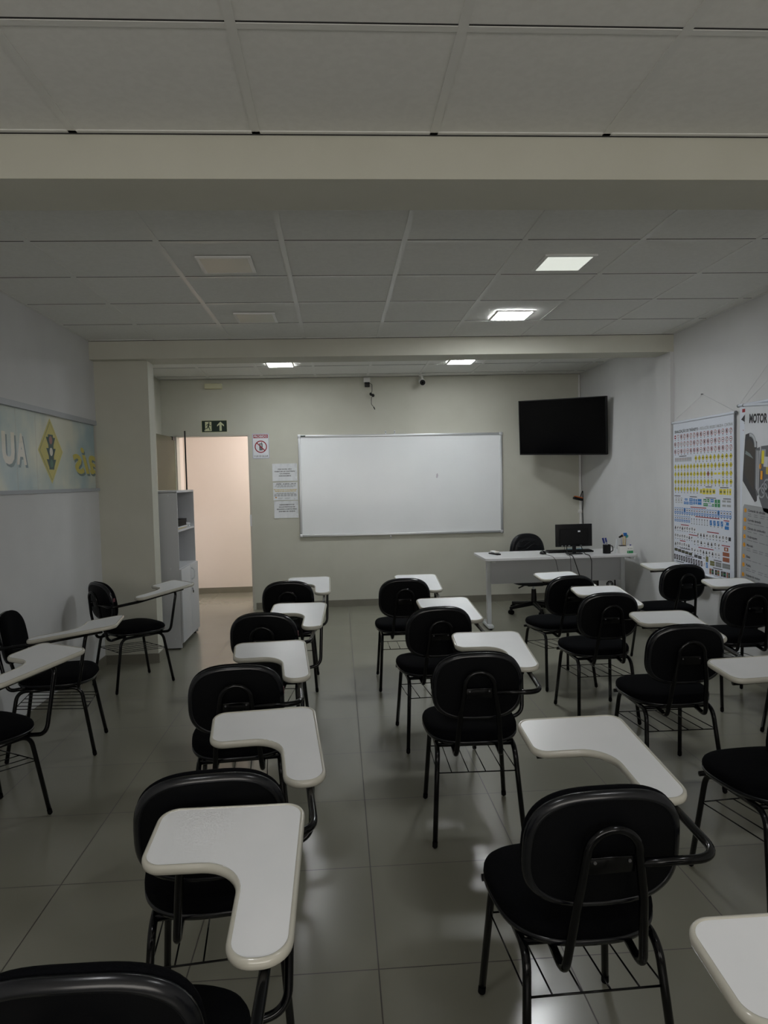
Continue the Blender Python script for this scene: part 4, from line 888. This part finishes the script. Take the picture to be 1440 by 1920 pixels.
# engine posters: one mostly hidden behind the other
t, P, yc, zc = poster('engine_poster', 'white poster mostly hidden behind the engine poster, red tag and black shape at its edge', 5.118, 4.30, .60, 2.018, XR-.014, M_VINYLW, hookz=2.32, hooky=4.70, tilt=0)
P.rect(U(5.075), V(1.965), U(5.02), V(1.99), INK['red'], 1); P.poly([(U(5.09), V(1.915)), (U(5.03), V(1.955)), (U(5.03), V(1.88)), (U(5.055), V(1.90))], k_, 1); P.poly([(U(5.05), V(1.89)), (U(5.03), V(1.89)), (U(5.035), V(1.85))], k_, 1)
P.disc(U(5.062), V(1.835), .004, .004, INK['red'], 1); P.obj('print', t)
t, P, yc, zc = poster('engine_poster', 'front engine poster with bold black MOTOR heading and numbered orange circles', 5.10, 4.26, .62, 1.985, XR-.040, mottled('poster_vinyl', (.60, .63, .66), (.68, .70, .74), 3, .35, 0), hookz=2.30, hooky=4.62)
t.rotation_euler = (.070, 0, 0)
U = lambda y: yc-(y+.075)
V = lambda z: z-zc-.024
P.text('MOTOR DE', U(4.955), V(1.884), .060, k_, width=.30, k=1, bold=.045)
M_RAD = mat('print_radiator', (.035, .035, .04), .5); M_RAD2 = mat('print_radiator_face', (.05, .042, .036), .5); M_CHR = mat('print_chrome', (.34, .36, .39), .5); M_CHD = mat('print_steel_dark', (.12, .125, .14), .5); M_CHB = mat('print_steel_light', (.55, .57, .60), .5); M_PALE = mat('print_glow', (.20, .24, .25), .5)
P.poly([(U(5.010), V(1.520)), (U(5.010), V(1.465)), (U(4.850), V(1.325)), (U(4.825), V(1.335)), (U(4.825), V(1.37)), (U(4.85), V(1.75)), (U(4.95), V(1.81)), (U(4.995), V(1.80)), (U(5.000), V(1.765))], M_RAD, 1)
P.poly([(U(4.995), V(1.52)), (U(4.87), V(1.40)), (U(4.865), V(1.70)), (U(4.945), V(1.775)), (U(4.985), V(1.75))], M_RAD2, 2)
P.poly([(U(4.99), V(1.66)), (U(4.885), V(1.63)), (U(4.93), V(1.665)), (U(4.985), V(1.685))], M_PALE, 3)
P.mb.add([P.P(U(4.935)+.055*math.sin(a)+rr*math.sin(a), V(1.715)+.07*math.cos(a)+rr*math.cos(a), 4) for a in [(-.15+i*.16) for i in range(12)] for rr in (0, .028)], [(2*i, 2*i+1, 2*i+3, 2*i+2) for i in range(11)], M_CHR)
P.mb.add([P.P(U(4.935)+.055*math.sin(a)+rr*math.sin(a), V(1.715)+.07*math.cos(a)+rr*math.cos(a), 5) for a in [(-.15+i*.16) for i in range(12)] for rr in (.010, .018)], [(2*i, 2*i+1, 2*i+3, 2*i+2) for i in range(11)], M_CHB)
P.poly([(U(4.865), V(1.70)), (U(4.81), V(1.715)), (U(4.79), V(1.40)), (U(4.83), V(1.36)), (U(4.855), V(1.45))], M_CHD, 4)
for i in range(4): P.poly([(U(4.855-.012*i), V(1.69)), (U(4.848-.012*i), V(1.69)), (U(4.838-.010*i), V(1.42-.01*i)), (U(4.845-.010*i), V(1.42-.01*i))], M_CHB if i % 2 else M_CHR, 5)
P.poly([(U(4.80), V(1.72)), (U(4.40), V(1.76)), (U(4.38), V(1.34)), (U(4.45), V(1.22)), (U(4.74), V(1.27)), (U(4.80), V(1.36))], M_CHD, 2)
for i in range(11):
    a = 4.79-.03*i; zz = 1.68-.05*(i % 5); m_ = (M_CHR, M_CHB, INK['mustard'], M_RAD, INK['yellow'])[i % 5]; P.rect(U(a), V(zz-.05), U(a-.05), V(zz+.02), m_, 5+i % 2); P.ring(U(a-.02), V(1.40+.03*(i % 3)), .04, .028, M_CHR, 7, 16)
P.rect(U(4.785), V(1.60), U(4.755), V(1.69), INK['yellow'], 8); P.rect(U(4.79), V(1.49), U(4.765), V(1.55), INK['orange'], 8)
P.disc(U(4.795), V(1.58), .013, .019, INK['orange'], 9); P.text('3', U(4.795), V(1.573), .018, k_, k=10, center=True)
# list panel
U = lambda y: yc-(y+.032)
P.poly([(U(5.035), V(1.275)), (U(5.035), V(.66)), (U(4.33), V(.66)), (U(4.33), V(1.30)), (U(5.02), V(1.297))], INK['midgrey'], 1)
P.poly([(U(5.031), V(1.272)), (U(5.031), V(.664)), (U(4.334), V(.664)), (U(4.334), V(1.296)), (U(5.018), V(1.293))], mat('print_panel_grey', (.34, .35, .36), .6), 2)
items = ('Comando de válvulas:', 'Correia dentada:', 'Câmara de combustão:', 'Virabrequim:', 'Mancais:', 'Biela:', 'Pistão:', 'Volante do motor:')
zz = [1.255, 1.186, 1.126, 1.065, 1.004, .920, .858, .785]
for i, s in enumerate(items):
    v = V(zz[i]); P.disc(U(5.002), v, .0175, .0175, INK['grey'], 3); P.disc(U(5.002), v, .0155, .0155, INK['orange'], 4); P.text(str(i+1), U(5.002), v-.007, .014, k_, k=5, center=True)
    P.text(s, U(4.968), v-.004, .0165, k_, k=3, bold=.025)
    for j in range(2 if i not in (2, 3, 5, 1) else 1):
        for q in range(9): 
            wd = .03+.04*rnd.random(); u0 = U(4.968)+.075*q
            if u0+wd < U(4.34): P.rect(u0, v-.024-.014*j, u0+wd, v-.018-.014*j, INK['grey'], 3)
P.obj('print', t)
